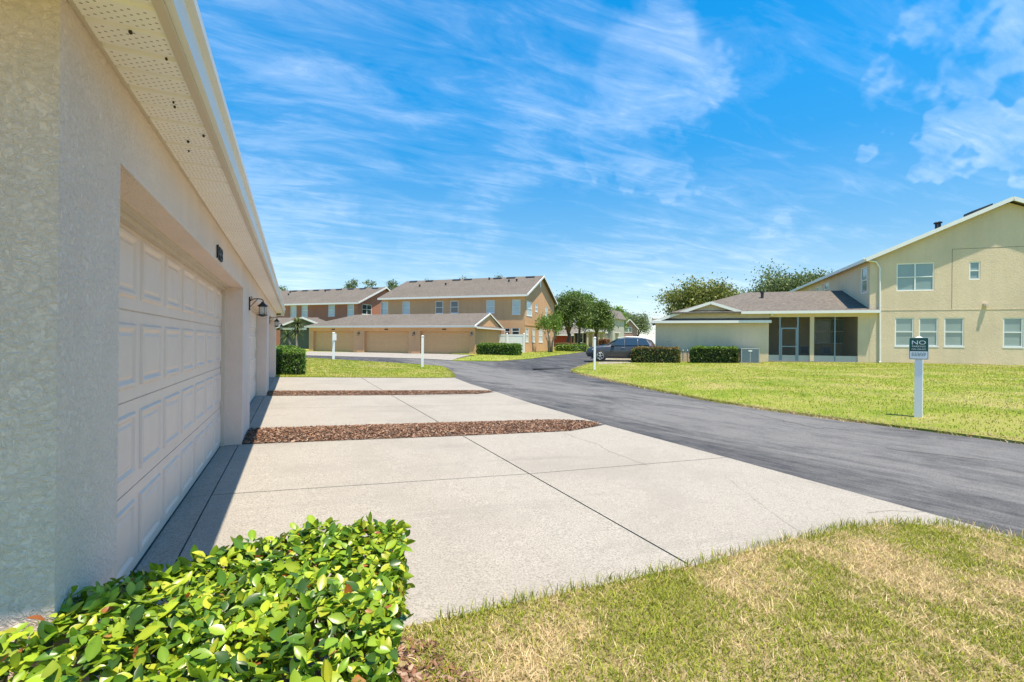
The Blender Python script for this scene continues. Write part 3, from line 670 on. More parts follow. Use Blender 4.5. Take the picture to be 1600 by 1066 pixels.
# ------------------------------------------------------------------ two storey townhouses behind
def townhouse(F, L, Wd, zE, pitch, wall_m, roof_m, win_px, lower_px=(), gable_px=(), recess=None, vents=(), oh=.35, right_gable=True):
    R = F.root
    holes = []; specs = []
    for (x0, x1, y0, y1, cols, mat) in list(win_px):
        a, d = F.f(x0, y0); b, c = F.f(x1, y1); holes.append((a, b, c, d)); specs.append((a, b, c, d, cols, mat))
    wall_holes(-L, 0, -.3, zE, holes, 0, .10).build('wall', wall_m, R)
    for a, b, c, d, cols, mat in specs: window(R, a, b, c, d, .06, cols, mat)
    sh_, ss_ = [], []
    for (x0, x1, y0, y1, cols, mat) in gable_px:
        a, d = F.side((x0), y0, 0.); b, d2 = F.side(x1, y0, 0.); _, c = F.side(x0, y1, 0.); sh_.append((a, b, c, d)); ss_.append((a, b, c, d, cols, mat))
    side_wall(sh_, 0, 0, Wd, -.3, zE, .1, -1).build('wall', wall_m, R)
    for a, b, c, d, cols, mat in ss_: window(R, a, b, c, d, .06, cols, mat, side=(0, -1))
    MB().quad((-L, 0, -.3), (-L, Wd, -.3), (-L, Wd, zE), (-L, 0, zE)).quad((-L, Wd, -.3), (0, Wd, -.3), (0, Wd, zE), (-L, Wd, zE)).build('wall', wall_m, R)
    zr = zE + (Wd / 2) * pitch
    for u in (0, -L): MB().prism([(u, 0, zE), (u, Wd, zE), (u, Wd / 2, zr)], (-.12 if u == 0 else .12, 0, 0)).build('gable_wall', wall_m, R)
    e = zE - oh * pitch + .12; zz = zr + .12
    roof_plane(R, [(-L - oh, -oh, e), (oh, -oh, e), (oh, Wd / 2, zz), (-L - oh, Wd / 2, zz)], roof_m)
    roof_plane(R, [(oh, Wd + oh, e), (-L - oh, Wd + oh, e), (-L - oh, Wd / 2, zz), (oh, Wd / 2, zz)], roof_m)
    MB().box(-L - oh, oh, -oh - .03, -oh - .002, e - .20, e + .0).build('fascia', 'trim_white', R)
    MB().box(-L, 0, -oh, -.001, e - .2, e - .185).build('soffit', 'soffit_vinyl', R)
    for ya in (-oh, Wd + oh): MB().beam((oh + .02, ya, e - .09), (oh + .02, Wd / 2, zz - .09), .05, .2).build('rake_board', 'trim_white', R)
    for (u, fr, kind) in vents:
        y = -oh + (Wd / 2 + oh) * fr; z = e + (zz - e) * fr
        if kind == 'ridge': MB().prism([(u - .55, y - .25, z - .0), (u + .55, y - .25, z - .0), (u + .55, y, z + .13), (u - .55, y, z + .13)], (0, .1, .03)).build('roof_vent', 'dark_plastic', R)
        else: MB().lathe([(.09, -.1), (.09, .16), (.12, .17), (.12, .26), (.02, .28)], (u, y, z), 10).build('vent_pipe', 'dark_plastic', R)
    return zr
FT = Frame('townhouse', 819.5, 549, 50, math.radians(20), label='tan two storey house with white windows and gable end behind the tan garages', cat='house')
ZE = FT.f(818, 460)[1]
def w4(x0, x1, y0, y1, mat='pane_pale', cols=1): return (x0, x1, y0, y1, cols, mat)
vT = [(-(k * 1.9 + 1.4 + random.uniform(-.3, .3)), .93, 'ridge') for k in range(9) if k not in (3, 6)] + [(-2.4, .72, 'pipe'), (-3.3, .70, 'pipe'), (-6.2, .88, 'pipe'), (-11.2, .64, 'pipe'), (-14.6, .6, 'pipe')]
townhouse(FT, 17.6, 11.75, ZE, .44, 'stucco_tan', 'shingle_brown',
          [w4(800.5, 813, 468.5, 491), w4(760, 772.5, 469.5, 489), w4(704, 716, 470.5, 489.5, 'pane_dark'), w4(680.5, 692, 471, 490, 'pane_dark'), w4(595, 606, 472, 492), w4(629, 640, 471.5, 491), w4(799.5, 811.5, 512.5, 523.5, 'pane_dark'), w4(788.5, 797, 513, 524, 'pane_dark')],
          gable_px=[w4(823, 831.5, 470, 493), w4(836.5, 840, 474.5, 487), w4(852, 856, 479, 498), w4(821.5, 826, 512.5, 534.5), w4(832, 836, 513.2, 535), w4(842, 848, 514.5, 535)], vents=vT)
MB().box(-.02, .03, 0, 11.75, FT.f(819, 507)[1] - .1, FT.f(819, 507)[1] + .05).build('band', 'stucco_tan', FT.root)
u0, z0 = FT.side(844, 443, 0.); MB().box(.0, .05, u0 - .2, u0 + .2, z0 - .45, z0 + .3).build('gable_vent', 'frame_white', FT.root)
FR = Frame('townhouse', 558.5, 547, 63, math.radians(20), zg=.6, label='reddish brown two storey house with gray roof at far left', cat='house')
ZR = FR.f(558, 472.5)[1]
vR = [(-(k * 2.1 + 1.2), .92, 'ridge') for k in range(8)] + [(-9.4, .8, 'pipe'), (-15.2, .62, 'pipe'), (-16, .8, 'pipe')]
townhouse(FR, 19, 11.75, ZR, .43, 'stucco_red', 'shingle_brown', [w4(454, 463, 476.5, 495.5), w4(471.5, 480.5, 476, 495), w4(513, 523, 475, 494), w4(543, 553, 474.5, 493.5)],
          gable_px=[w4(566, 581, 475, 491, 'pane_dark', 2)], vents=vR)
# low dark green porch with a small gable at the foot of the reddish house
FP = Frame('porch_building', 434, 549, 58.5, math.radians(16), label='small dark green gabled porch beside the tan garages', cat='porch')
a, _ = FP.f(434, 520); b, zt = FP.f(486, 511); up, zp = FP.f(475.5, 496); 
MB().box(a + .1, b + 1., .3, 2.5, -.5, zt).build('wall', 'stucco_green', FP.root)
MB().prism([(a - .2, .1, zt - .1), (2 * up - a + .2, .1, zt - .1), (up, .1, zp - .1)], (0, .2, 0)).build('gable_wall', 'stucco_green', FP.root)
for q, r_ in (((a - .5, zt - .25), (up, zp)), ((2 * up - a + .5, zt - .25), (up, zp))):
    MB().prism([(q[0], -.4, q[1]), (r_[0], -.4, r_[1]), (r_[0], 2.6, r_[1]), (q[0], 2.6, q[1])], (0, 0, -.12)).build('roof', 'shingle_brown', FP.root)
    MB().beam((q[0], -.43, q[1] - .06), (r_[0], -.43, r_[1] - .06), .05, .2).build('rake_board', 'trim_white', FP.root)
MB().box(a + .3, up + .3, -.02, .1, zt - .35, zt - .1).build('beam', 'trim_white', FP.root)
zq = FP.f(450, 496.5, 3.4)[1]
MB().prism([(-9, .6, zt + .1), (3.2, .6, zt + .1), (3.2, 3.4, zq), (-9, 3.4, zq)], (0, 0, -.1)).build('back_roof', 'shingle_brown', FP.root)
# vinyl fence panel
FV_ = Frame('vinyl_fence', 818.5, 551, 47.5, math.radians(20), label='white vinyl privacy fence between the tan garages and the tan house', cat='fence')
L_ = 3.6; hgt = FV_.f(818, 522.5)[1]
for u in (0, -L_ / 2, -L_): MB().box(u - .065, u + .065, -.065, .065, -.4, hgt + .06).lathe([(.09, 0), (.02, .08)], (u, 0, hgt + .06), 4).build('post', 'vinyl_white', FV_.root)
for k in range(2):
    for j in range(8): MB().box(-L_ + k * 1.8 + .07 + j * .2075, -L_ + k * 1.8 + .07 + (j + 1) * .2075 - .008, -.015, .015, .02, hgt - .1).build('board', 'vinyl_white', FV_.root)
for z in (.08, hgt - .08): MB().box(-L_, 0, -.03, .03, z - .07, z + .07).build('rail', 'vinyl_white', FV_.root)

# ------------------------------------------------------------------ yellow house on the right
FY = Frame('yellow_house', 1372, 568, 27.6, math.radians(18), label='yellow stucco two storey house with low screened wing across the lawn', cat='house')
RY = FY.root
uL = FY.f(1359, 450)[0]; uP, zP = FY.f(1577, 310.5); zE = FY.f(1356, 402)[1]; uW0 = FY.f(1024, 540)[0]; uW1 = FY.f(1200, 540)[0]; uC = FY.f(1371.5, 490)[0]
uR = 2 * uP - uL; zB = -.5
specs = []
for (x0, x1, y0, y1, cols) in [(1401, 1460, 412, 454.5, 2), (1514.5, 1532, 409, 437, 1), (1398.5, 1428, 496.5, 541, 1), (1436, 1466, 496.5, 541, 1), (1475.5, 1506.5, 496.5, 541.5, 1), (1567.5, 1599, 496.5, 542.5, 1)]:
    a, d = FY.f(x0, y0); b, _ = FY.f(x1, y0); _, c = FY.f((x0 + x1) / 2, y1); specs.append((a, b, c, d, cols))
wall_holes(uL, uR, zB, zE, [s[:4] for s in specs], 0, .12).build('wall', 'stucco_yellow', RY)
for i, s in enumerate(specs): window(RY, *s[:4], .07, s[4], 'pane_teal', .06, sill=i > 1)
gs = []
for (x0, x1, y0, y1) in [(1345.5, 1355, 415, 459), (1288, 1295, 440, 463), (1276.5, 1282, 446, 466)]:
    a, d = FY.side(x1, y0 + 1, uL); b, _ = FY.side(x0, y0, uL); _, c = FY.side(x1, y1 - 2, uL); gs.append((min(a, b), max(a, b), c, d))
side_wall(gs, uL, 0, 24, zB, zE, .1, 1).build('wall', 'stucco_yellow', RY)
for s in gs: window(RY, *s, .05, 1, 'pane_teal', side=(uL, 1), sill=False)
MB().quad((uR, 0, zB), (uR, 24, zB), (uR, 24, zE), (uR, 0, zE)).quad((uL, 24, zB), (uR, 24, zB), (uR, 24, zE), (uL, 24, zE)).build('wall', 'stucco_yellow', RY)
MB().prism([(uL, 0, zE), (uR, 0, zE), (uP, 0, zP - .22)], (0, .12, 0)).build('gable_wall', 'stucco_yellow', RY)
pt = (zP - zE) / (uP - uL); o_ = .32
for sg in (-1, 1):
    ue = uL - o_ if sg < 0 else uR + o_; ze = zE - o_ * pt + .02
    roof_plane(RY, [(ue, -o_, ze), (uP, -o_, zP), (uP, 24.3, zP), (ue, 24.3, ze)], 'shingle_brown', t=.12)
    MB().beam((ue, -o_ - .025, ze - .08), (uP, -o_ - .025, zP - .08), .05, .2).build('rake_board', 'trim_white', RY)
    MB().box(ue - .03 if sg < 0 else ue + .002, ue - .002 if sg < 0 else ue + .03, -o_, 24.3, ze - .17, ze + .02).build('fascia', 'trim_white', RY)
# roof vents along the slope
for x, y in [(1463, 348), (1468, 347)]:
    u, z = FY.f(x, y, 2.5); MB().lathe([(.07, -.8), (.07, .0), (.13, .02), (.14, .09), (.03, .14)], (u, 2.5, z - .1), 10).build('vent_pipe', 'dark_plastic', RY)
u, z = FY.f(1528, 325, 3.); MB().prism([(u - .5, 2.6, z - .45), (u + .5, 2.6, z - .05), (u + .5, 3.4, z - .05), (u - .5, 3.4, z - .45)], (0, 0, .18)).build('roof_vent', 'dark_plastic', RY)
# stucco control joints and band
zb = FY.f(1480, 484)[1]
MB().box(uL + .4, uR, -.012, -.001, zb - .02, zb + .02).build('control_joint', 'stucco_yellow', RY)
u1 = FY.f(1487.5, 430)[0]; z1 = FY.f(1540, 387.5)[1]
MB().box(u1 - .008, u1 + .008, -.006, -.001, zb, z1).box(u1, uR - 4, -.0065, -.0012, z1 - .008, z1 + .008).build('control_joint', 'crack_dirt', RY)
u, z = FY.f(1539, 477); MB().box(u - .1, u + .1, -.16, -.001, z - .06, z + .09).box(u - .06, u + .06, -.22, -.16, z - .09, z + .04).build('vent_hood', 'trim_beige', RY)
# downspout
da = FY.f(1349, 403, -.3); db = FY.f(1372, 411); dc = FY.f(1374, 418); dd = FY.f(1374, 566)
MB().tube([(da[0], -.30, da[1] - .02), (da[0] + .05, -.28, da[1] - .12), (db[0] - .12, -.10, db[1] + .05), (dc[0], -.06, dc[1] - .05), (dd[0], -.06, .12), (dd[0], -.14, .05)], .05, 8).build('downspout', 'trim_white', RY)
# the low wing
zW = FY.f(1290, 488)[1]; zPt = FY.f(1110, 500)[1]; uG, zG = FY.f(1110, 472); hL = FY.f(1240, 495.5)[1]
p0, p1 = FY.f(1201, 540)[0], FY.f(1340.5, 540)[0]
colL, colR = FY.f(1265.5, 540)[0], FY.f(1272, 540)[0]
MB().box(uW0, p0, 0, .2, zB, zPt + .02).build('wing_wall', 'stucco_yellow', RY)
MB().box(FY.f(1150, 490)[0], p0, .003, .2, zPt + .02, zW - .05).build('wing_wall', 'stucco_yellow', RY)
MB().box(p1, uL + .003, .004, .2, zB, zW - .05).build('wing_wall', 'stucco_yellow', RY)
MB().box(uL + .003, uC, -.006, -.001, zB, zW - .05).build('corner_strip', 'stucco_yellow', RY)
MB().box(p0, p1, .001, .2, hL, zW - .05).build('porch_header', 'stucco_yellow', RY)
MB().box(colL, colR, .003, .2, zB, hL).build('porch_column', 'stucco_yellow', RY)
MB().quad((uW0, 0.2, zB), (uW0, 9, zB), (uW0, 9, zPt), (uW0, .2, zPt)).build('wing_wall', 'stucco_yellow', RY)
PD = 2.6
MB().quad((p0, .2, zB), (p0, PD, zB), (p0, PD, zW), (p0, .2, zW)).quad((p1, .2, zB), (p1, PD, zB), (p1, PD, zW), (p1, .2, zW)).quad((p0, PD, zB), (p1, PD, zB), (p1, PD, zW), (p0, PD, zW)).build('porch_wall', 'stucco_yellow', RY)
MB().quad((p0, .2, hL + .02), (p1, .2, hL + .02), (p1, PD, hL + .02), (p0, PD, hL + .02)).build('porch_ceiling', 'trim_beige', RY)
MB().box(p0, p1, -.02, PD, -.35, .06).build('porch_floor', 'concrete', RY)
a, d = FY.f(1273, 499, PD); b, _ = FY.f(1319.5, 499, PD); _, c = FY.f(1300, 537.5, PD)
window(RY, a, b, c, d, PD - .04, 2, 'pane_teal', sill=False)
a, d = FY.f(1328, 506, PD); b, c = FY.f(1337, 560, PD); MB().box(a, b, PD - .06, PD - .002, .06, d).build('back_door', 'dark_plastic', RY)
zk = FY.f(1290, 556)[1]
kick = FY.f(1219, 540)[0], FY.f(1247, 540)[0]
scr = []
for s0, s1 in ((p0, kick[0]), (kick[1], colL), (colR, p1)):
    MB().box(s0, s1, .08, .12, .0, zk).build('kick_panel', 'metal_gray', RY)
    MB().box(s0, s1, .098, .102, zk, hL).build('screen', 'insect_screen', RY)
for x in (1218.8, 1246.8, 1305): u = FY.f(x, 540)[0]; wd = .03 if x > 1300 else .045; MB().box(u - wd, u + wd, .07, .13, .0, hL).build('screen_post', 'alum_blue', RY)
# screen door
sd = FY.f(1232, 513)[1]; sm_ = FY.f(1232, 541.5)[1]
Dd = MB().box(kick[0] + .05, kick[1] - .05, .08, .12, sd - .04, sd + .04).box(kick[0] + .05, kick[0] + .12, .078, .119, .0, sd - .04).box(kick[1] - .12, kick[1] - .05, .078, .119, .0, sd - .04).box(kick[0] + .12, kick[1] - .12, .079, .121, sm_ - .03, sm_ + .03).build('screen_door', 'alum_blue', RY)
MB().box(kick[0] + .12, kick[1] - .12, .09, .11, .03, zk).build('kick_plate', 'metal_gray', Dd)
MB().box(kick[0] + .05, kick[1] - .05, .098, .102, zk, hL).build('screen', 'insect_screen', Dd)
MB().tube([(kick[1] - .1, .07, sm_ - .02), (kick[1] - .1, .02, sm_ - .02), (kick[1] - .16, .02, sm_ - .02)], .018, 6).build('handle', 'metal_gray', Dd)
# wing roof: main slope with a hip, cross gable, pent strip
dR = 4.7; rp = .33; eW = zW + .06; zRd = eW + rp * (dR + .35); hipu = FY.f(1165, 459, dR)[0]
roof_plane(RY, [(hipu - dR - .35, -.35, eW), (uC + .02, -.35, eW), (uC + .02, -.012, eW + .105), (uL - .003, -.012, eW + .105), (uL - .003, dR, zRd), (hipu, dR, zRd)], 'shingle_brown', 'wing_roof')
roof_plane(RY, [(hipu - dR - .35, -.35, eW), (hipu, dR, zRd), (hipu - dR - .35, 2 * dR, eW)], 'shingle_brown', 'wing_roof')
roof_plane(RY, [(hipu - dR - .35, 2 * dR, eW), (hipu, dR, zRd), (uL - .003, dR, zRd), (uL - .003, 2 * dR, eW)], 'shingle_brown', 'wing_roof')
gu = FY.f(1158, 487, -.35)[0]
MB().box(gu, uC + .02, -.40, -.352, eW - .14, eW + .02).build('gutter', 'trim_white', RY)
MB().box(gu, uC, -.35, -.001, eW - .14, eW - .12).build('soffit', 'soffit_vinyl', RY)
MB().prism([(uW0, -.002, zPt), (p0, -.002, zPt), (uG, -.002, zG - .12)], (0, .15, 0)).build('gable_wall', 'stucco_yellow', RY)
hw = uG - uW0 + .3; zl = zG - (hw) * (zG - zPt) / (uG - uW0)
for sg in (-1, 1):
    t = .78 if sg > 0 else 1.0
    ue = uG + sg * hw * (t if sg > 0 else 1); ze = zG - (zG - zl) * (t if sg > 0 else 1)
    if sg > 0: ue = uG + (uG - uW0) * .52; ze = zG - (zG - zPt) * .52
    roof_plane(RY, [(uG, -.22, zG), (ue, -.22, ze), (ue, 5, ze), (uG, 5, zG)], 'shingle_brown', 'gable_roof', .08)
    MB().beam((uG, -.25, zG - .07), (ue, -.25, ze - .07), .05, .17).build('rake_board', 'trim_white', RY)
MB().prism([(uW0 - .25, -.26, zPt - .07), (p0 + .07, -.26, zPt - .07), (p0 + .07, -.004, zPt + .10), (uW0 - .25, -.004, zPt + .10)], (0, 0, -.05)).build('pent_roof', 'shingle_brown', RY)
MB().box(uW0 - .28, p0 + .09, -.31, -.262, zPt - .21, zPt - .05).build('fascia', 'trim_white', RY)
u, z = FY.f(1191, 459, 3.); MB().lathe([(.09, -.4), (.09, .12), (.13, .14), (.13, .24), (.02, .26)], (u, 3., z - .1), 10).build('vent_pipe', 'dark_plastic', RY)
u, z = FY.f(1205.5, 492); MB().lathe([(.02, 0), (.09, -.02), (.1, -.08), (.05, -.12)], (u, -.12, z + .05), 10).build('flood_light', 'trim_white', RY, True)
# things by the house
def on_house(F, x, y, d, name, label, cat, **kw):
    u, z = F.f(x, y, d); p = F.o + Matrix.Rotation(F.a, 3, 'Z') @ Vector((u, d, 0)); return empty(name, (p.x, p.y, p.z + kw.pop('dz', 0.)), F.a, label=label, cat=cat, **kw)
def gz(o, extra=.03): o.location.z = G(o.location.x, o.location.y) + extra; return o
ac = gz(on_house(FY, 1170, 566, -.8, 'air_conditioner', 'gray air conditioning condenser against the yellow wing wall', 'air conditioner'))
aw = .5; ah = .86
MB().box(-aw - .08, aw + .08, -.55, .55, -.05, .06).build('pad', 'concrete', ac)
MB().box(-aw + .02, aw - .02, -aw + .02, aw - .02, .06, ah - .03).build('cabinet', 'unit_gray', ac)
for k in range(9):
    z = .13 + k * .075; MB().box(-aw + .05, aw - .05, -aw - .005, -aw + .018, z, z + .03).build('louver', 'alum_blue', ac)
MB().box(-aw, -aw + .05, -aw - .01, -aw + .03, .06, ah - .03).build('corner_post', 'metal_gray', ac)
MB().box(aw - .05, aw, -aw - .01, -aw + .03, .06, ah - .03).build('corner_post', 'metal_gray', ac)
MB().box(-.02, .02, -aw - .012, -aw + .0, .06, ah - .1).build('centre_strip', 'metal_gray', ac)
MB().box(-aw - .01, aw + .01, -aw - .015, aw + .01, ah - .03, ah + .02).build('top_cover', 'metal_gray', ac)
MB().box(-.1, .1, -aw - .02, -aw - .013, ah - .17, ah - .09).build('badge', 'sign_white', ac)
def chair(x, d, label):
    o = on_house(FY, x, 560, d, 'patio_chair', label, 'chair', dz=.065, group='chairs in the screened porch')
    MB().box(-.24, .24, -.22, .24, .40, .43).build('seat', 'blue_plastic', o); MB().box(-.24, .24, .22, .25, .45, .85).build('backrest', 'blue_plastic', o)
    for sx in (-.21, .21):
        for sy in (-.19, .22): MB().tube([(sx, sy, 0), (sx, sy, .41 if sy < 0 else .85)], .014, 6).build('leg', 'metal_gray', o)
chair(1259, 1.2, 'blue porch chair left of the column behind the screen'); chair(1293, 1.2, 'blue porch chair right of the column behind the screen')
for x, lab in ((1067, 'thin gray utility pipe standing between the two hedges, left one'), (1074, 'thin gray utility pipe standing between the two hedges, right one')):
    o = gz(on_house(FY, x, 563, -.15, 'utility_pipe', lab, 'pipe', group='pipes by the yellow wing wall'))
    MB().tube([(0, 0, 0), (0, 0, .75)], .03, 8).build('riser', 'unit_gray', o); MB().tube([(0, 0, .70), (0, -.1, .78), (0, -.16, .70)], .028, 8).build('elbow', 'unit_gray', o)

# ------------------------------------------------------------------ small far houses
def cottage(name, label, x0, x1, yb, yt, zc, phi, wm, rm, depth=9., gable=None, parts=(), zg=.6, roofh=1.6, oh=.4):
    F = Frame(name, x0, yb, zc, math.radians(phi), zg=zg, label=label, cat='house'); R = F.root
    b = F.f(x1, yb)[0]; zt = F.f(x0, yt)[1]
    MB().box(0, b, 0, depth, -1, zt).build('wall', wm, R)
    if gable:
        MB().prism([(0, 0, zt), (b, 0, zt), (b / 2, 0, zt + gable)], (0, depth, 0)).build('gable_wall', wm, R)
        for sg in (0, 1):
            e = -oh if sg == 0 else b + oh; ze = zt - oh * gable / (b / 2) + .1
            roof_plane(R, [(e, -oh, ze), (b / 2, -oh, zt + gable + .1), (b / 2, depth + oh, zt + gable + .1), (e, depth + oh, ze)], rm)
            MB().beam((e, -oh - .03, ze - .08), (b / 2, -oh - .03, zt + gable + .02), .05, .22).build('rake_board', 'trim_white', R)
    else:
        roof_plane(R, [(-oh, -oh, zt), (b + oh, -oh, zt), (b + oh, depth / 2, zt + roofh), (-oh, depth / 2, zt + roofh)], rm)
        roof_plane(R, [(-oh, depth + oh, zt), (b + oh, depth + oh, zt), (b + oh, depth / 2, zt + roofh), (-oh, depth / 2, zt + roofh)], rm)
        MB().box(-oh, b + oh, -oh - .04, -oh - .002, zt - .2, zt + .02).build('fascia', 'trim_white', R)
    for (q0, q1, y0, y1, cols, mat) in parts:
        a, d = F.f(q0, y0); bb, c = F.f(q1, y1); window(R, a, bb, c, d, -.02, cols, mat, .12, sill=False)
    return F
cottage('cottage', 'low bright red walled house behind the crape myrtle', 866, 893, 545, 523, 92, 4, 'stucco_brickred', 'shingle_gray', roofh=2.2)
FC = cottage('cottage', 'cream house with dark shutters and covered porch under the oaks', 896, 946, 545, 519, 95, 4, 'stucco_cream', 'shingle_gray', parts=[w4(904, 911, 520, 536, 'pane_dark')], roofh=1.5)
for x in (900.5, 913.5): a, d = FC.f(x - 1.8, 520); b, c = FC.f(x + 1.8, 536); MB().box(a, b, -.06, -.002, c, d).build('shutter', 'dark_plastic', FC.root)
for x in (918, 927, 936, 943): a, _ = FC.f(x, 530, -1.5); MB().box(a - .16, a + .16, -1.66, -1.34, -.5, FC.f(x, 519.5, -1.5)[1]).build('porch_post', 'stucco_cream', FC.root)
a, d = FC.f(914, 517.5, -1.6); b, _ = FC.f(947, 517.5, -1.6); MB().box(a, b, -1.9, -.0, d - .1, d + .35).build('porch_roof', 'trim_white', FC.root)
a, d = FC.f(928, 523); b, c = FC.f(933, 542); MB().box(a, b, -.05, -.002, -.5, d).build('door', 'stucco_brickred', FC.root)
FC2 = cottage('cottage', 'pale two storey house wing rising behind the parked cars', 944, 957, 545, 494, 100, 30, 'stucco_gray', 'shingle_gray', gable=1.3, depth=8)
cottage('cottage', 'cream single storey house wing right of the pale house', 955, 966, 545, 519, 101, 8, 'stucco_cream', 'shingle_gray', roofh=1.2, parts=[w4(956.5, 961, 521.5, 533, 'pane_pale')])
cottage('cottage', 'distant pink house with white framed window in its gable', 972, 995, 545, 512, 118, 8, 'stucco_pink', 'shingle_gray', gable=2.0, parts=[w4(976, 987.5, 511.5, 520, 'pane_teal', 2)])

# ------------------------------------------------------------------ plants
def leafcards(cent, n_per, spread, size, cols, upright=0., aspect=.5):
    """clumps of leaf quads around given centres"""
    K = len(cent); n = K * n_per
    sp = np.asarray(spread, float); sp = np.repeat(sp, n_per, 0) if sp.ndim > 1 else sp
    P = np.repeat(np.asarray(cent, float), n_per, 0) + rng.normal(0, 1, (n, 3)) * sp
    d = rng.normal(0, 1, (n, 3)); d[:, 2] += upright; d /= np.linalg.norm(d, axis=1)[:, None]
    u = rng.normal(0, 1, (n, 3)); s = np.cross(d, u); s /= np.linalg.norm(s, axis=1)[:, None] + 1e-9
    L = size * rng.uniform(.6, 1.4, n)[:, None]; w = L * aspect / 2
    V = np.empty((n, 4, 3)); V[:, 0] = P - d * L / 2; V[:, 1] = P + s * w; V[:, 2] = P + d * L / 2; V[:, 3] = P - s * w
    ck = np.repeat(rng.uniform(.75, 1.25, (K, 1)), n_per, 0)
    C = np.asarray(cols)[rng.integers(0, len(cols), n)] * rng.uniform(.75, 1.3, (n, 1)) * ck
    return V.reshape(-1, 3), np.arange(n * 4).reshape(n, 4), np.repeat(C, 4, 0)
OAK = [(.08, .13, .025), (.11, .165, .03), (.145, .20, .04), (.07, .115, .028)]
LIGHT = [(.12, .22, .03), (.165, .27, .035), (.21, .31, .05), (.10, .18, .025)]
OLIVE = [(.15, .18, .035), (.19, .215, .045), (.12, .15, .03), (.23, .24, .06)]
GRAYG = [(.12, .17, .06), (.16, .21, .075), (.10, .14, .05), (.19, .24, .09)]
def tree(name, label, base, h, rx, rz, cols, n_cl=70, n_per=90, leaf=.26, trunk_h=None, bark='tree_bark', tr=.22, cat='tree', group=None, sparse=1.0, ry=None):
    x, y, z0 = base; o = empty(name, (x, y, z0), random.uniform(0, 6.28), label=label, cat=cat, group=group)
    ry = ry or rx; cz = h - rz; th = trunk_h or max(1., cz - rz * .55)
    m = MB(); m.tube([(0, 0, -.4), (.03, .02, th * .5), (random.uniform(-.2, .2), random.uniform(-.2, .2), th)], [tr * 1.25, tr, tr * .8], 8)
    tips = []; nb = 7
    for k in range(nb):
        a = k * 2 * math.pi / nb + random.uniform(-.3, .3); e = random.uniform(.35, .95); r1 = random.uniform(.5, .8)
        p1 = Vector((math.cos(a) * rx * .35 * r1, math.sin(a) * ry * .35 * r1, th + (cz - th) * .6 + .2 * rz * e))
        p2 = Vector((math.cos(a) * rx * .72 * r1, math.sin(a) * ry * .72 * r1, cz + rz * (e - .5)))
        m.tube([(0, 0, th * .92), p1, p2], [tr * .55, tr * .36, tr * .14], 6); tips += [p1, p2]
        for q in range(2):
            p3 = p2 + Vector((random.uniform(-.4, .4) * rx, random.uniform(-.4, .4) * ry, random.uniform(0, .5) * rz)); m.tube([p1.lerp(p2, .5), p3], [tr * .2, tr * .06], 5); tips.append(p3)
    m.build('trunk', bark, o, True)
    c = rng.normal(0, 1, (n_cl, 3)); c /= np.linalg.norm(c, axis=1)[:, None]; c[:, 2] = np.where(c[:, 2] < -.45, -c[:, 2], c[:, 2])
    rad = rng.uniform(.35, 1.0, n_cl) ** .6
    lump = 1 + .22 * np.sin(c[:, 0] * 5 + x) * np.cos(c[:, 1] * 4 + y) + rng.normal(0, .08, n_cl)
    cent = c * (rad * lump)[:, None] * np.array([rx, ry, rz]) * .9 + np.array([0, 0, cz])
    s = (rx + rz) / 2 * .15 * sparse
    V, Fc, C = leafcards(cent, n_per, rng.uniform(.7, 1.25, (n_cl, 1)) * np.array([[s * 1.15, s * 1.15, s * .7]]), leaf, cols)
    cards(V, Fc, C, 'crown', 'leaf', o); return o
def at(x, y, zc, zg=None):
    r = ray(x, y); p = r * zc; return (p.x, p.y, G(p.x, p.y) if zg is None else zg)
def tree_px(name, label, x, ytop, zc, wpx, cols, rzf=.42, **kw):
    b = at(x, 540, zc); top = HC + zc * ray(x, ytop).z; h = top - b[2]; return tree(name, label, b, h, wpx / 2 * zc / FPX, h * rzf, cols, **kw)
gT = 'trees beyond the houses'
tree_px('oak_tree', 'dark green oak beside the gable of the tan house', 888, 460, 74, 78, OAK, .43, n_cl=150, n_per=120, leaf=.30, trunk_h=2.4, tr=.3, group=gT)
tree_px('oak_tree', 'tall dense oak top just left of the open sky', 905, 454, 84, 52, LIGHT, .36, n_cl=90, n_per=100, leaf=.32, group=gT)
tree_px('oak_tree', 'rounded dark oak above the cream house porch', 932, 470, 82, 58, OAK, .42, n_cl=130, n_per=110, leaf=.30, group=gT, trunk_h=2.6)
tree_px('oak_tree', 'bright green oak behind the pale two storey house', 960, 481, 112, 38, LIGHT, .42, n_cl=80, n_per=100, leaf=.4, group=gT)
tree_px('oak_tree', 'grayish loose tree beside the distant pink house', 996, 490, 128, 44, GRAYG, .46, n_cl=70, n_per=70, leaf=.4, group=gT, sparse=1.2)
tree_px('oak_tree', 'gray green tree top behind the pink house roof', 975, 487, 140, 30, GRAYG, .4, n_cl=50, n_per=70, leaf=.4, group=gT, sparse=1.2)
tree_px('oak_tree', 'olive green spreading tree behind the low yellow wing', 1105, 443, 52, 140, OLIVE, .40, n_cl=170, n_per=170, leaf=.27, group=gT, sparse=.85)
tree_px('oak_tree', 'loose green tree behind the wing roof beside the tall yellow gable', 1238, 423, 58, 140, GRAYG, .40, n_cl=150, n_per=150, leaf=.28, group=gT, sparse=1.0)
for i, (x, yt, w, lab) in enumerate([(440, 444, 26, 'gray green treetop at the left end of the reddish roof'), (548, 434, 22, 'small treetop above the middle of the reddish roof'), (577, 437, 16, 'treetop rising left of the gap between the two roofs'), (611, 429, 24, 'tallest treetop in the gap between the two roofs'),
                                 (670, 432, 16, 'small treetop above the left part of the tan roof'), (728, 427, 18, 'pointed treetop above the middle of the tan roof'), (778, 429, 14, 'faint treetop above the right part of the tan roof')]):
    tree_px('pine_tree', lab, x, yt, 95 + 3 * i, w, GRAYG, .3, n_cl=36, n_per=45, leaf=.34, group='treetops over the left roofs', sparse=.8)
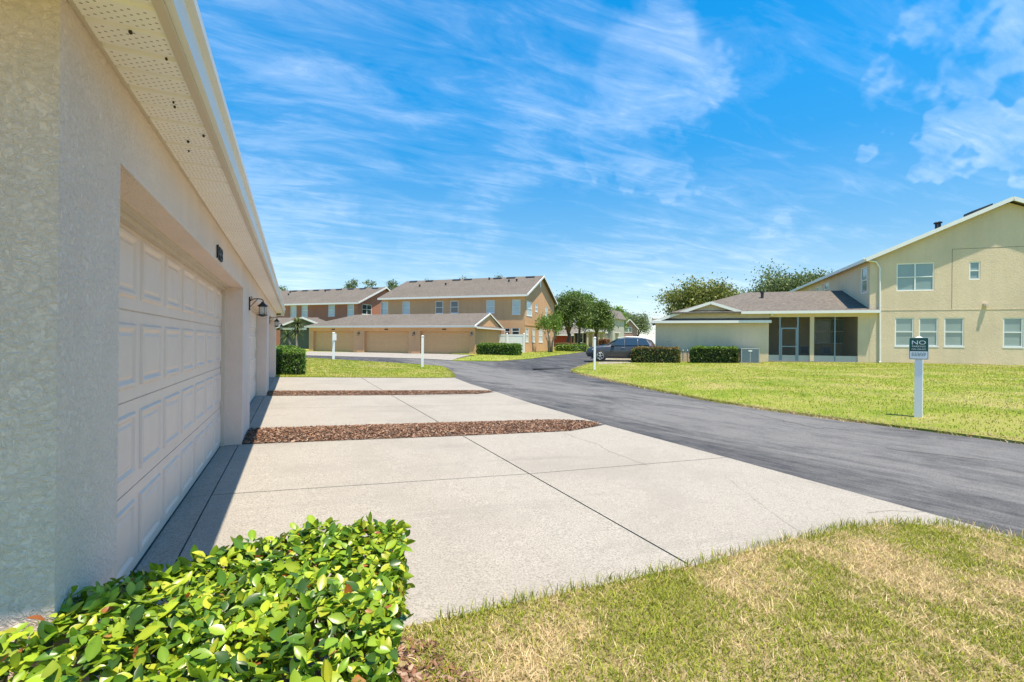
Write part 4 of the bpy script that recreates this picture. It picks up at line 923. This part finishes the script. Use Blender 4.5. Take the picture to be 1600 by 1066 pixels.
def crape():
    b = at(860, 549, 52); o = empty('crape_myrtle', b, 0, label='small crape myrtle with several pale trunks at the tan house corner', cat='tree')
    m = MB(); tips = []
    for k in range(5):
        a = k * 1.256; t = (math.cos(a) * .9, math.sin(a) * .9, 2.5 + random.uniform(0, .4)); m.tube([(math.cos(a) * .15, math.sin(a) * .15, -.2), (math.cos(a) * .25, math.sin(a) * .25, 1.1), t], [.11, .09, .05], 7)
        for q in range(5): tips.append((t[0] + random.uniform(-.5, .5), t[1] + random.uniform(-.5, .5), t[2] + random.uniform(-.2, 1.1)))
    m.build('trunk', 'pale_bark', o, True)
    V, Fc, C = leafcards(tips, 130, (.22, .22, .35), .2, LIGHT, 1.6, .4); cards(V, Fc, C, 'crown', 'leaf', o)
crape()
def hedge(name, label, F, u0, u1, y0, y1, h, cols, n, leaf=.09, tops=None, cat='hedge', group=None, round_=.12, base=0.):
    p = F.o + Matrix.Rotation(F.a, 3, 'Z') @ Vector(((u0 + u1) / 2, (y0 + y1) / 2, 0)); L, W_ = (u1 - u0), (y1 - y0)
    o = empty(name, (p.x, p.y, G(p.x, p.y) + base), F.a, label=label, cat=cat, group=group)
    m = MB()
    for k in range(max(3, int(L / .45))):
        x = -L / 2 + (k + .5) * L / max(3, int(L / .45)); m.tube([(x, 0, -.05), (x + random.uniform(-.1, .1), random.uniform(-.1, .1), h * .75)], [.02, .008], 5)
    m.build('stem', 'tree_bark', o)
    P = rng.uniform(-1, 1, (n, 3)); f = rng.integers(0, 10, n)
    ax = np.where(f < 4, 2, np.where(f < 7, 1, 0)); sg = np.where((ax == 2) | (rng.random(n) < .5), 1, -1)
    P[np.arange(n), ax] = sg; P *= rng.uniform(.62, 1.0, (n, 1)) ** .5
    q = np.abs(P); k = np.maximum(1, (np.sum(q ** 6, 1)) ** (1 / 6)); P /= k[:, None]
    V3 = P * np.array([L / 2, W_ / 2, h / 2]) * (1 + .05 * np.sin(P[:, :1] * 9) ) + np.array([0, 0, h / 2]) + rng.normal(0, .02, (n, 3))
    V, Fc, C = leafcards(V3, 1, (0, 0, 0), leaf, cols, .4, .55)
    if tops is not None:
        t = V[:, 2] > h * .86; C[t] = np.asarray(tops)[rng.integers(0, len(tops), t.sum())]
    cards(V, Fc, C, 'foliage', 'leaf', o)
    MB().box(-L / 2 * .8, L / 2 * .8, -W_ / 2 * .75, W_ / 2 * .75, .02, h * .85).build('inner_block', 'hedge_core', o); return o  # one solid dark block filling the inside of the leaf shell
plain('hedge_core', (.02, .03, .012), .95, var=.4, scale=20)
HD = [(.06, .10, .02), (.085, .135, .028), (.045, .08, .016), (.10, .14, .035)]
BR = [(.20, .14, .05), (.22, .18, .06), (.15, .13, .04), (.26, .18, .08)]
uA0, uA1 = FY.f(985, 563, -1.1)[0], FY.f(1062, 563, -1.1)[0]; uB0, uB1 = FY.f(1077, 562, -.9)[0], FY.f(1152, 562, -.9)[0]
hA = FY.f(1024, 539.5, -1.1)[1] - FY.f(1024, 565, -1.1)[1]; hB = FY.f(1110, 538, -.9)[1] - FY.f(1110, 564, -.9)[1]
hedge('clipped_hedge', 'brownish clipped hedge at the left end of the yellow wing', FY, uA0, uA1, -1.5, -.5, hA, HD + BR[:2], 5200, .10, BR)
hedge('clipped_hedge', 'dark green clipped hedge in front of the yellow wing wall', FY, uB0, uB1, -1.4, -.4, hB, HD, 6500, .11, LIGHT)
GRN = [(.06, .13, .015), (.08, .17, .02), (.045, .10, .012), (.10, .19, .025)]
uH0, uH1 = GL - .4, GL + 4.3
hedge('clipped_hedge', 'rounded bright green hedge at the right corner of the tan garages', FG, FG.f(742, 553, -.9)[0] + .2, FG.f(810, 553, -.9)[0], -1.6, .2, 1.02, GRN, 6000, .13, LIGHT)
FNb = FN
bp = gnd(455, 586); 
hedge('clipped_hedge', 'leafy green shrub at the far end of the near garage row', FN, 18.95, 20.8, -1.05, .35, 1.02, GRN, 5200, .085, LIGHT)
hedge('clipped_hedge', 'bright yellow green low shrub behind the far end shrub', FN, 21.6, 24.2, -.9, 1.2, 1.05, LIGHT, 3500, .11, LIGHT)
def yucca():
    b = at(462, 548, 38); o = empty('yucca_plant', (b[0], b[1], b[2]), 0, label='spiky yucca with drooping leaves beside the tan garages', cat='plant')
    MB().tube([(0, 0, -.2), (.1, 0, .6), (.0, .1, 1.5), (.1, .1, 2.4)], [.12, .1, .09, .07], 8).tube([(0, 0, .1), (-.4, .1, .8), (-.6, .1, 1.4)], [.1, .08, .06], 8).build('trunk', 'pale_bark', o, True)
    V = []; Fq = []; C = []
    for c0, n, L in (((.1, .1, 2.4), 110, 1.0), ((-.6, .1, 1.4), 60, .8), ((.05, .1, 1.7), 60, .9)):
        for k in range(n):
            a = random.uniform(0, 6.28); e = random.uniform(-.6, 1.3); d = Vector((math.cos(a) * math.cos(e), math.sin(a) * math.cos(e), math.sin(e))); s = d.cross(Vector((0, 0, 1))).normalized() * .035
            p = Vector(c0); l = L * random.uniform(.6, 1.1); m_ = p + d * l * .55; t = p + d * l + Vector((0, 0, -.25 * l)); i = len(V); V += [p - s, p + s, m_ + s, m_ - s, t, t]; Fq += [(i, i + 1, i + 2, i + 3), (i + 3, i + 2, i + 4, i + 5)]
            c = random.choice([(.06, .10, .03), (.09, .15, .04), (.18, .2, .06), (.12, .12, .05)]); C += [c] * 6
    cards(np.array([tuple(v) for v in V]), np.array(Fq), np.array(C), 'leaves', 'leaf', o)
yucca()
for (x, yb, zc, w, h, cols, lab) in [(883, 549, 62, 2.2, 1.0, BR, 'orange brown shrub in the bed behind the crape myrtle'), (893, 551, 58, 3.2, .8, LIGHT, 'low bright green shrub at the edge of the far road'), (903, 550, 62, 1.6, .9, GRN, 'round green shrub right of the low bright shrub'), (944, 536, 88, 1.8, 1.6, [(.32, .04, .05), (.12, .12, .03)], 'shrub with red blossoms on the cream house porch')]:
    b = at(x, yb, zc); Fm = Frame.__new__(Frame); Fm.o = Vector(b); Fm.a = 0.3
    hedge('shrub', lab, Fm, -w / 2, w / 2, -w / 2, w / 2, h, cols, 1500, .16, cols, cat='shrub')

# ------------------------------------------------------------------ foreground hedge with big leaves
def leaf_mesh(L, w, curl, fold):
    st = [(0, .10), (.18, .62), (.42, 1.0), (.68, .86), (.88, .42), (1.0, .0)]
    v = []; f = []
    for t, k in st:
        z = -curl * t * t * L; hw = w / 2 * k
        v += [(t * L, -hw, z + fold * hw), (t * L, 0, z), (t * L, hw, z + fold * hw)]
    for i in range(len(st) - 1): f += [(3 * i, 3 * i + 3, 3 * i + 4, 3 * i + 1), (3 * i + 1, 3 * i + 4, 3 * i + 5, 3 * i + 2)]
    return np.array(v), np.array(f)
def front_hedge():
    HT = .60
    o = empty('hedge', (-.2, 1.6, 0), 0, label='yellow green broad leaved hedge filling the lower left foreground', cat='hedge')
    off = np.array([-.2, 1.6, 0.])
    def back(x): return np.where(x < -.66, 1.80, np.where(x < -.3, 2.12 + (x + .66) * .45, 2.28))
    def right(y): return np.clip(.22 + (y - 1.2) * .235, .12, .49)
    n = 52000; X = rng.uniform(-1.75, .50, n); Y = rng.uniform(.62, 2.33, n); ok = (Y < back(X)) & (Y > .62) & (X < right(Y))
    X, Y = X[ok], Y[ok]
    top = HT + .022 * np.sin(X * 7 + 1) + .022 * np.sin(Y * 9 + X * 4) + .012 * np.sin(X * 23) - .05 * np.clip((X - right(Y) + .12) / .14, 0, 1) ** 2 - .04 * np.clip((Y - back(X) + .12) / .12, 0, 1) ** 2
    dep = rng.exponential(.045, len(X)); T = np.c_[X, Y, top - dep + .01][dep < .17][:14000]; nT = np.tile([0, 0, 1.], (len(T), 1))
    # right and back faces
    m = 3600; yy = rng.uniform(.8, 2.3, m); zz = rng.uniform(.06, HT - .03, m); xr = right(yy) - .02 + .03 * np.sin(yy * 8) + .025 * np.sin(zz * 14) - rng.exponential(.035, m) - .05 * (1 - zz / HT)
    S1 = np.c_[xr, yy, zz]; n1 = np.tile([1, 0, .25], (m, 1))
    m2 = 2600; xx = rng.uniform(-.6, .48, m2); zz = rng.uniform(.06, HT - .03, m2); S2 = np.c_[xx, back(xx) - rng.exponential(.03, m2) + .01, zz]; n2 = np.tile([0, 1, .3], (m2, 1))
    P = np.r_[T, S1, S2]; NN = np.r_[nT, n1, n2]; n = len(P)
    base = [leaf_mesh(1, .56, .22, .35), leaf_mesh(1, .64, .12, .25), leaf_mesh(1, .50, .35, .5), leaf_mesh(1, .58, -.12, .3)]
    L = (.020 + .046 * rng.beta(1.6, 1.9, n)) * np.clip(np.linalg.norm(P - np.array([0, 0, HC]), axis=1) / 1.6, .78, 1.0)
    d = rng.normal(0, 1, (n, 3)); d -= NN * np.sum(d * NN, 1)[:, None] * .75; d += NN * rng.uniform(-.1, .9, n)[:, None]; d /= np.linalg.norm(d, axis=1)[:, None]
    nz = NN + rng.normal(0, .45, (n, 3)); s = np.cross(nz, d); s /= np.linalg.norm(s, axis=1)[:, None]; u = np.cross(d, s)
    pal = np.array([(.19, .31, .02), (.27, .38, .025), (.36, .44, .03), (.09, .19, .018), (.44, .46, .04), (.045, .10, .014)])
    w = np.array([.20, .20, .17, .17, .11, .15]); C = pal[rng.choice(6, n, p=w)] * rng.uniform(.8, 1.2, (n, 1))
    dead = rng.random(n) < .032; L[dead] *= .8; C[dead] = np.array([(.42, .13, .03), (.30, .10, .03), (.38, .20, .06)])[rng.integers(0, 3, dead.sum())]
    vi = rng.integers(0, 4, n)
    # the 300 leaves that show largest become parts of their own
    camd = np.linalg.norm(P - np.array([0, 0, HC]), axis=1); topness = P[:, 2] > HT - .05
    vis = topness & (P[:, 0] > -1.3) & (camd > 1.0); score = np.where(vis & ~dead, L / camd, 0); big = set(np.argsort(-score)[:300].tolist())
    cm = []
    for k in range(6):
        for b in range(4):
            V, Fq = base[b]; me = bpy.data.meshes.new('leaf'); me.from_pydata(V.tolist(), [], Fq.tolist()); a = me.attributes.new('col', 'FLOAT_COLOR', 'POINT')
            a.data.foreach_set('color', np.tile([*pal[k], 1], len(V)).astype(np.float32)); me.materials.append(MATS['leaf_gloss']); me.polygons.foreach_set('use_smooth', [True] * len(me.polygons)); cm.append(me)
    AV, AF, AC = [], [], []; off_v = 0
    for i in range(n):
        if i in big:
            k = int(np.argmin(np.abs(pal - C[i]).sum(1))); ob = link('leaf', cm[k * 4 + vi[i]], None, o)
            M = Matrix(((d[i][0], s[i][0], u[i][0]), (d[i][1], s[i][1], u[i][1]), (d[i][2], s[i][2], u[i][2]))).to_4x4(); M.translation = Vector(P[i] - off); ob.matrix_local = M @ Matrix.Scale(L[i], 4); continue
        V, Fq = base[vi[i]]
        AV.append(P[i] - off + L[i] * (V[:, :1] * d[i] + V[:, 1:2] * s[i] + V[:, 2:] * u[i])); AF.append(Fq + off_v); off_v += len(V)
        cc = np.tile(C[i], (len(V), 1)); cc[1::3] *= 1.18; AC.append(cc)
    fo = cards(np.concatenate(AV), np.concatenate(AF), np.concatenate(AC), 'foliage', 'leaf_gloss', o, kind='stuff'); fo.data.polygons.foreach_set('use_smooth', [True] * len(fo.data.polygons))
    mb = MB()
    for k in range(150):
        x = random.uniform(-1.9, .42); y = random.uniform(.8, float(back(np.array(x))) - .08)
        if x > float(right(np.array(y))) - .09: continue
        mb.tube([(x + .2 + random.uniform(-.05, .05), y - 1.6, 0), (x + .2, y - 1.6 + random.uniform(-.05, .05), HT * .6), (x + .2 + random.uniform(-.07, .07), y - 1.6 + random.uniform(-.07, .07), HT - .02)], [.008, .005, .0025], 5)
    mb.build('stem', 'tree_bark', o)
front_hedge()

# ------------------------------------------------------------------ posts and the sign
def post(x, y, label, h=1.65, w=.108, rz=None):
    X, Y = gnd(x, y); o = empty('vinyl_post', (X, Y, G(X, Y) + .02), -TH - .15 if rz is None else rz, label=label, cat='post', group='white vinyl sign posts')
    MB().box(-w / 2, w / 2, -w / 2, w / 2, -.15, h - .07).build('shaft', 'vinyl_white', o)
    c = w / 2 + .012
    MB().add([(-c, -c, h - .07), (c, -c, h - .07), (c, c, h - .07), (-c, c, h - .07), (-c, -c, h - .04), (c, -c, h - .04), (c, c, h - .04), (-c, c, h - .04), (0, 0, h)],
             [(0, 3, 2, 1), (0, 1, 5, 4), (1, 2, 6, 5), (2, 3, 7, 6), (3, 0, 4, 7), (4, 5, 8), (5, 6, 8), (6, 7, 8), (7, 4, 8)]).build('cap', 'vinyl_white', o)
    return o
def rounded(w, h, r, y, n=5):
    return [(sx * (w / 2 - r) + r * math.cos(a), y, sz * (h / 2 - r) + r * math.sin(a)) for sx, sz, a0 in ((1, 1, 0), (-1, 1, 90), (-1, -1, 180), (1, -1, 270)) for a in [math.radians(a0 + 90 * k / n) for k in range(n + 1)]]
def sign(o, w, h, z, y0, written=True):
    MB().prism(rounded(w, h, .022, y0), (0, .004, 0)).build('sign_plate', 'sign_white', o).location.z = z
    pl = [c for c in o.children if c.name.startswith('sign_plate')][-1]
    if not written: return
    MB().prism(rounded(w - .014, h - .014, .018, y0 - .0018), (0, .0015, 0)).build('border', 'sign_green', pl)
    MB().prism(rounded(w - .03, h * .335, .008, y0 - .0032), (0, .0012, 0)).build('text_panel', 'sign_white', pl).location.z = -h / 2 + h * .335 / 2 + .017
    for body, sz, zz in (('NO', .120, .085), ('PARKING', .050, .028), ('ON GRASS', .046, -.030)):
        me = text_mesh(body, sz, .0006, 'lettering'); me.materials.append(MATS['sign_white']); t = link('lettering', me, None, pl); t.rotation_euler = (math.pi / 2, 0, 0); t.location = (0, y0 - .0034, zz); t.scale = (1.25 if body == 'NO' else 1.05, 1, 1)
    for k in range(3):
        x = -w / 2 + .045
        while x < w / 2 - .06:
            l = random.uniform(.02, .055); MB().box(x, min(x + l, w / 2 - .035), y0 - .0042, y0 - .0034, -.098 - k * .026, -.087 - k * .026).build('small_print', 'sign_green', pl); x += l + .012
sp = post(1435, 655, 'white post with green NO PARKING ON GRASS sign on the right lawn', 1.72, .127, -TH - math.radians(45)); sign(sp, .315, .457, 1.46, -.075)
p1_ = post(521, 563, 'white vinyl post on the left lawn with small sign seen edge on', 1.72, .108, .9); sign(p1_, .36, .42, 1.42, -.075, False)
post(660, 575, 'white vinyl post on the left lawn near the road corner', 1.75)
post(929, 579.5, 'white vinyl post on the lawn tip in front of the gray car', 1.72)

# ------------------------------------------------------------------ parked cars
def car(x, y, zc, yaw, paint, label, zg=None):
    b = at(x, y, zc); o = empty('parked_car', (b[0], b[1], G(b[0], b[1]) + .06 if zg is None else zg), yaw, label=label, cat='car', group='cars parked by the yellow house')
    # stations along the length: x, belt/hood height, roof height, half width at belt, half width at roof, sill height
    S = [(-2.22, .62, .66, .60, .55, .40), (-2.16, .74, .78, .74, .68, .28), (-1.9, .86, .90, .84, .74, .27), (-1.45, .93, .98, .88, .76, .27), (-1.0, .97, 1.03, .89, .74, .27), (-.82, .98, 1.07, .89, .70, .27),
         (-.45, .99, 1.30, .89, .64, .27), (-.1, 1.0, 1.47, .89, .60, .27), (.3, 1.0, 1.53, .89, .60, .27), (.9, 1.02, 1.54, .89, .60, .27), (1.5, 1.04, 1.51, .88, .59, .27), (1.9, 1.05, 1.42, .86, .57, .24), (2.12, 1.0, 1.18, .82, .6, .32), (2.22, .80, .84, .74, .62, .42)]
    rings = []
    for X, zb, zr, wb, wr, zs in S:
        half = [(wb * .78, zs), (wb * .97, zs + .06), (wb * 1.0, zs + (zb - zs) * .5), (wb * .985, zb - .05), (wb * .95, zb), (wr + (wb * .95 - wr) * .3, zb + (zr - zb) * .72), (wr * .92, zr - .035 * (zr - zb > .1)), (wr * .55, zr)]
        rings.append([(X, -w_, z) for w_, z in half] + [(X, w_, z) for w_, z in reversed(half)])
    n = len(rings[0]); m = MB(); m.add([p for r in rings for p in r], [(i * n + k, i * n + (k + 1) % n, (i + 1) * n + (k + 1) % n, (i + 1) * n + k) for i in range(len(rings) - 1) for k in range(n)] + [tuple(range(n)), tuple((len(rings) - 1) * n + k for k in range(n))][:2])
    m.build('body', paint, o, True)
    def side_glass(xa0, xa1, xb0, xb1, zlo, zhi):
        for sg in (-1, 1):
            lo, hi = .862, .676
            MB().prism([(xa0, sg * lo, zlo), (xa1, sg * lo, zlo), (xb1, sg * hi, zhi), (xb0, sg * hi, zhi)], (0, sg * .018, .005)).build('side_window', 'car_glass', o)
    side_glass(-.70, .20, -.22, .20, 1.03, 1.44); side_glass(.235, 1.05, .235, 1.03, 1.04, 1.46); side_glass(1.085, 1.80, 1.065, 1.55, 1.06, 1.45)
    MB().prism([(-.92, -.70, 1.055), (-.92, .70, 1.055), (-.17, .57, 1.465), (-.17, -.57, 1.465)], (-.02, 0, .02)).build('windshield', 'car_glass', o)
    MB().prism([(2.14, -.62, 1.06), (2.14, .62, 1.06), (1.9, .52, 1.40), (1.9, -.52, 1.40)], (.03, 0, .01)).build('rear_window', 'car_glass', o)
    for sg in (-1, 1):
        MB().tube([(-.15, sg * .60, 1.54), (.3, sg * .60, 1.60), (1.4, sg * .59, 1.58), (1.6, sg * .58, 1.53)], .02, 6).build('roof_rail', 'metal_gray', o)
        MB().box(-.62, -.44, sg * .93 - .07, sg * .93 + .07, 1.0, 1.14).build('mirror', paint, o)
        MB().prism([(-2.17, sg * .48, .66), (-1.86, sg * .82, .72), (-1.72, sg * .845, .80), (-2.08, sg * .6, .77)], (-.02, sg * .03, .015)).build('headlight', 'headlamp', o)
        MB().prism([(1.98, sg * .78, .86), (2.17, sg * .68, .86), (2.1, sg * .66, 1.08), (1.92, sg * .76, 1.1)], (.03, sg * .03, 0)).build('taillight', 'tail_red', o)
        for X in (-1.36, 1.30):
            w_ = empty('wheel', (X, sg * .86, .345), 0); w_.parent = o
            MB().lathe([(.21, -.10), (.31, -.105), (.345, -.07), (.345, .07), (.31, .105), (.21, .10)], (0, 0, 0), 22, 'y').build('tyre', 'rubber', w_, True)
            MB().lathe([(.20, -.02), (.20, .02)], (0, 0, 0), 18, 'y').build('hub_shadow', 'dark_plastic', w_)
            q = MB()
            for k in range(5):
                a = k * 2 * math.pi / 5 + .3; q.beam((0, sg * .112, 0), (math.cos(a) * .225, sg * .112, math.sin(a) * .225), .06, .03)
            q.tube([(math.cos(t * .2855) * .215, sg * .112, math.sin(t * .2855) * .215) for t in range(23)], .014, 5).build('rim', 'rim_alloy', w_)
            MB().lathe([(.40, -.01), (.425, .0), (.40, .012)], (X, sg * .888, .35), 22, 'y') .build('arch_shade_disc', 'dark_plastic', o)  # capped dark disc, coloured as the shaded wheel opening; no arch is cut
        for X in (.1, .98): MB().box(X - .1, X + .1, sg * .895 - .012, sg * .895 + .014, .88, .91).build('door_handle', 'metal_gray', o)
    MB().box(-2.25, -2.19, -.52, .52, .42, .60).build('grille', 'dark_plastic', o)
    MB().box(-1.9, 1.9, -.80, .80, .20, .30).build('underbody', 'dark_plastic', o)
    return o
yw = math.radians(-8) - TH
car(969, 563, 32.0, yw, 'paint_gray', 'gray crossover wagon parked beside the brown hedge')
car(972, 556, 36.5, yw - .05, 'paint_dark', 'dark car parked behind the gray wagon')
def car_pad():
    poly = [at(935, 560, 29)[:2], at(985, 560, 30)[:2], at(1030, 560, 40)[:2], at(938, 556, 40)[:2]]
    tag(sheet('driveway', poly, 'concrete', .055, 1.5, .06), kind='structure')
car_pad()
print('objects', len(bpy.data.objects), 'tris', sum(len(m.polygons) for m in bpy.data.meshes))
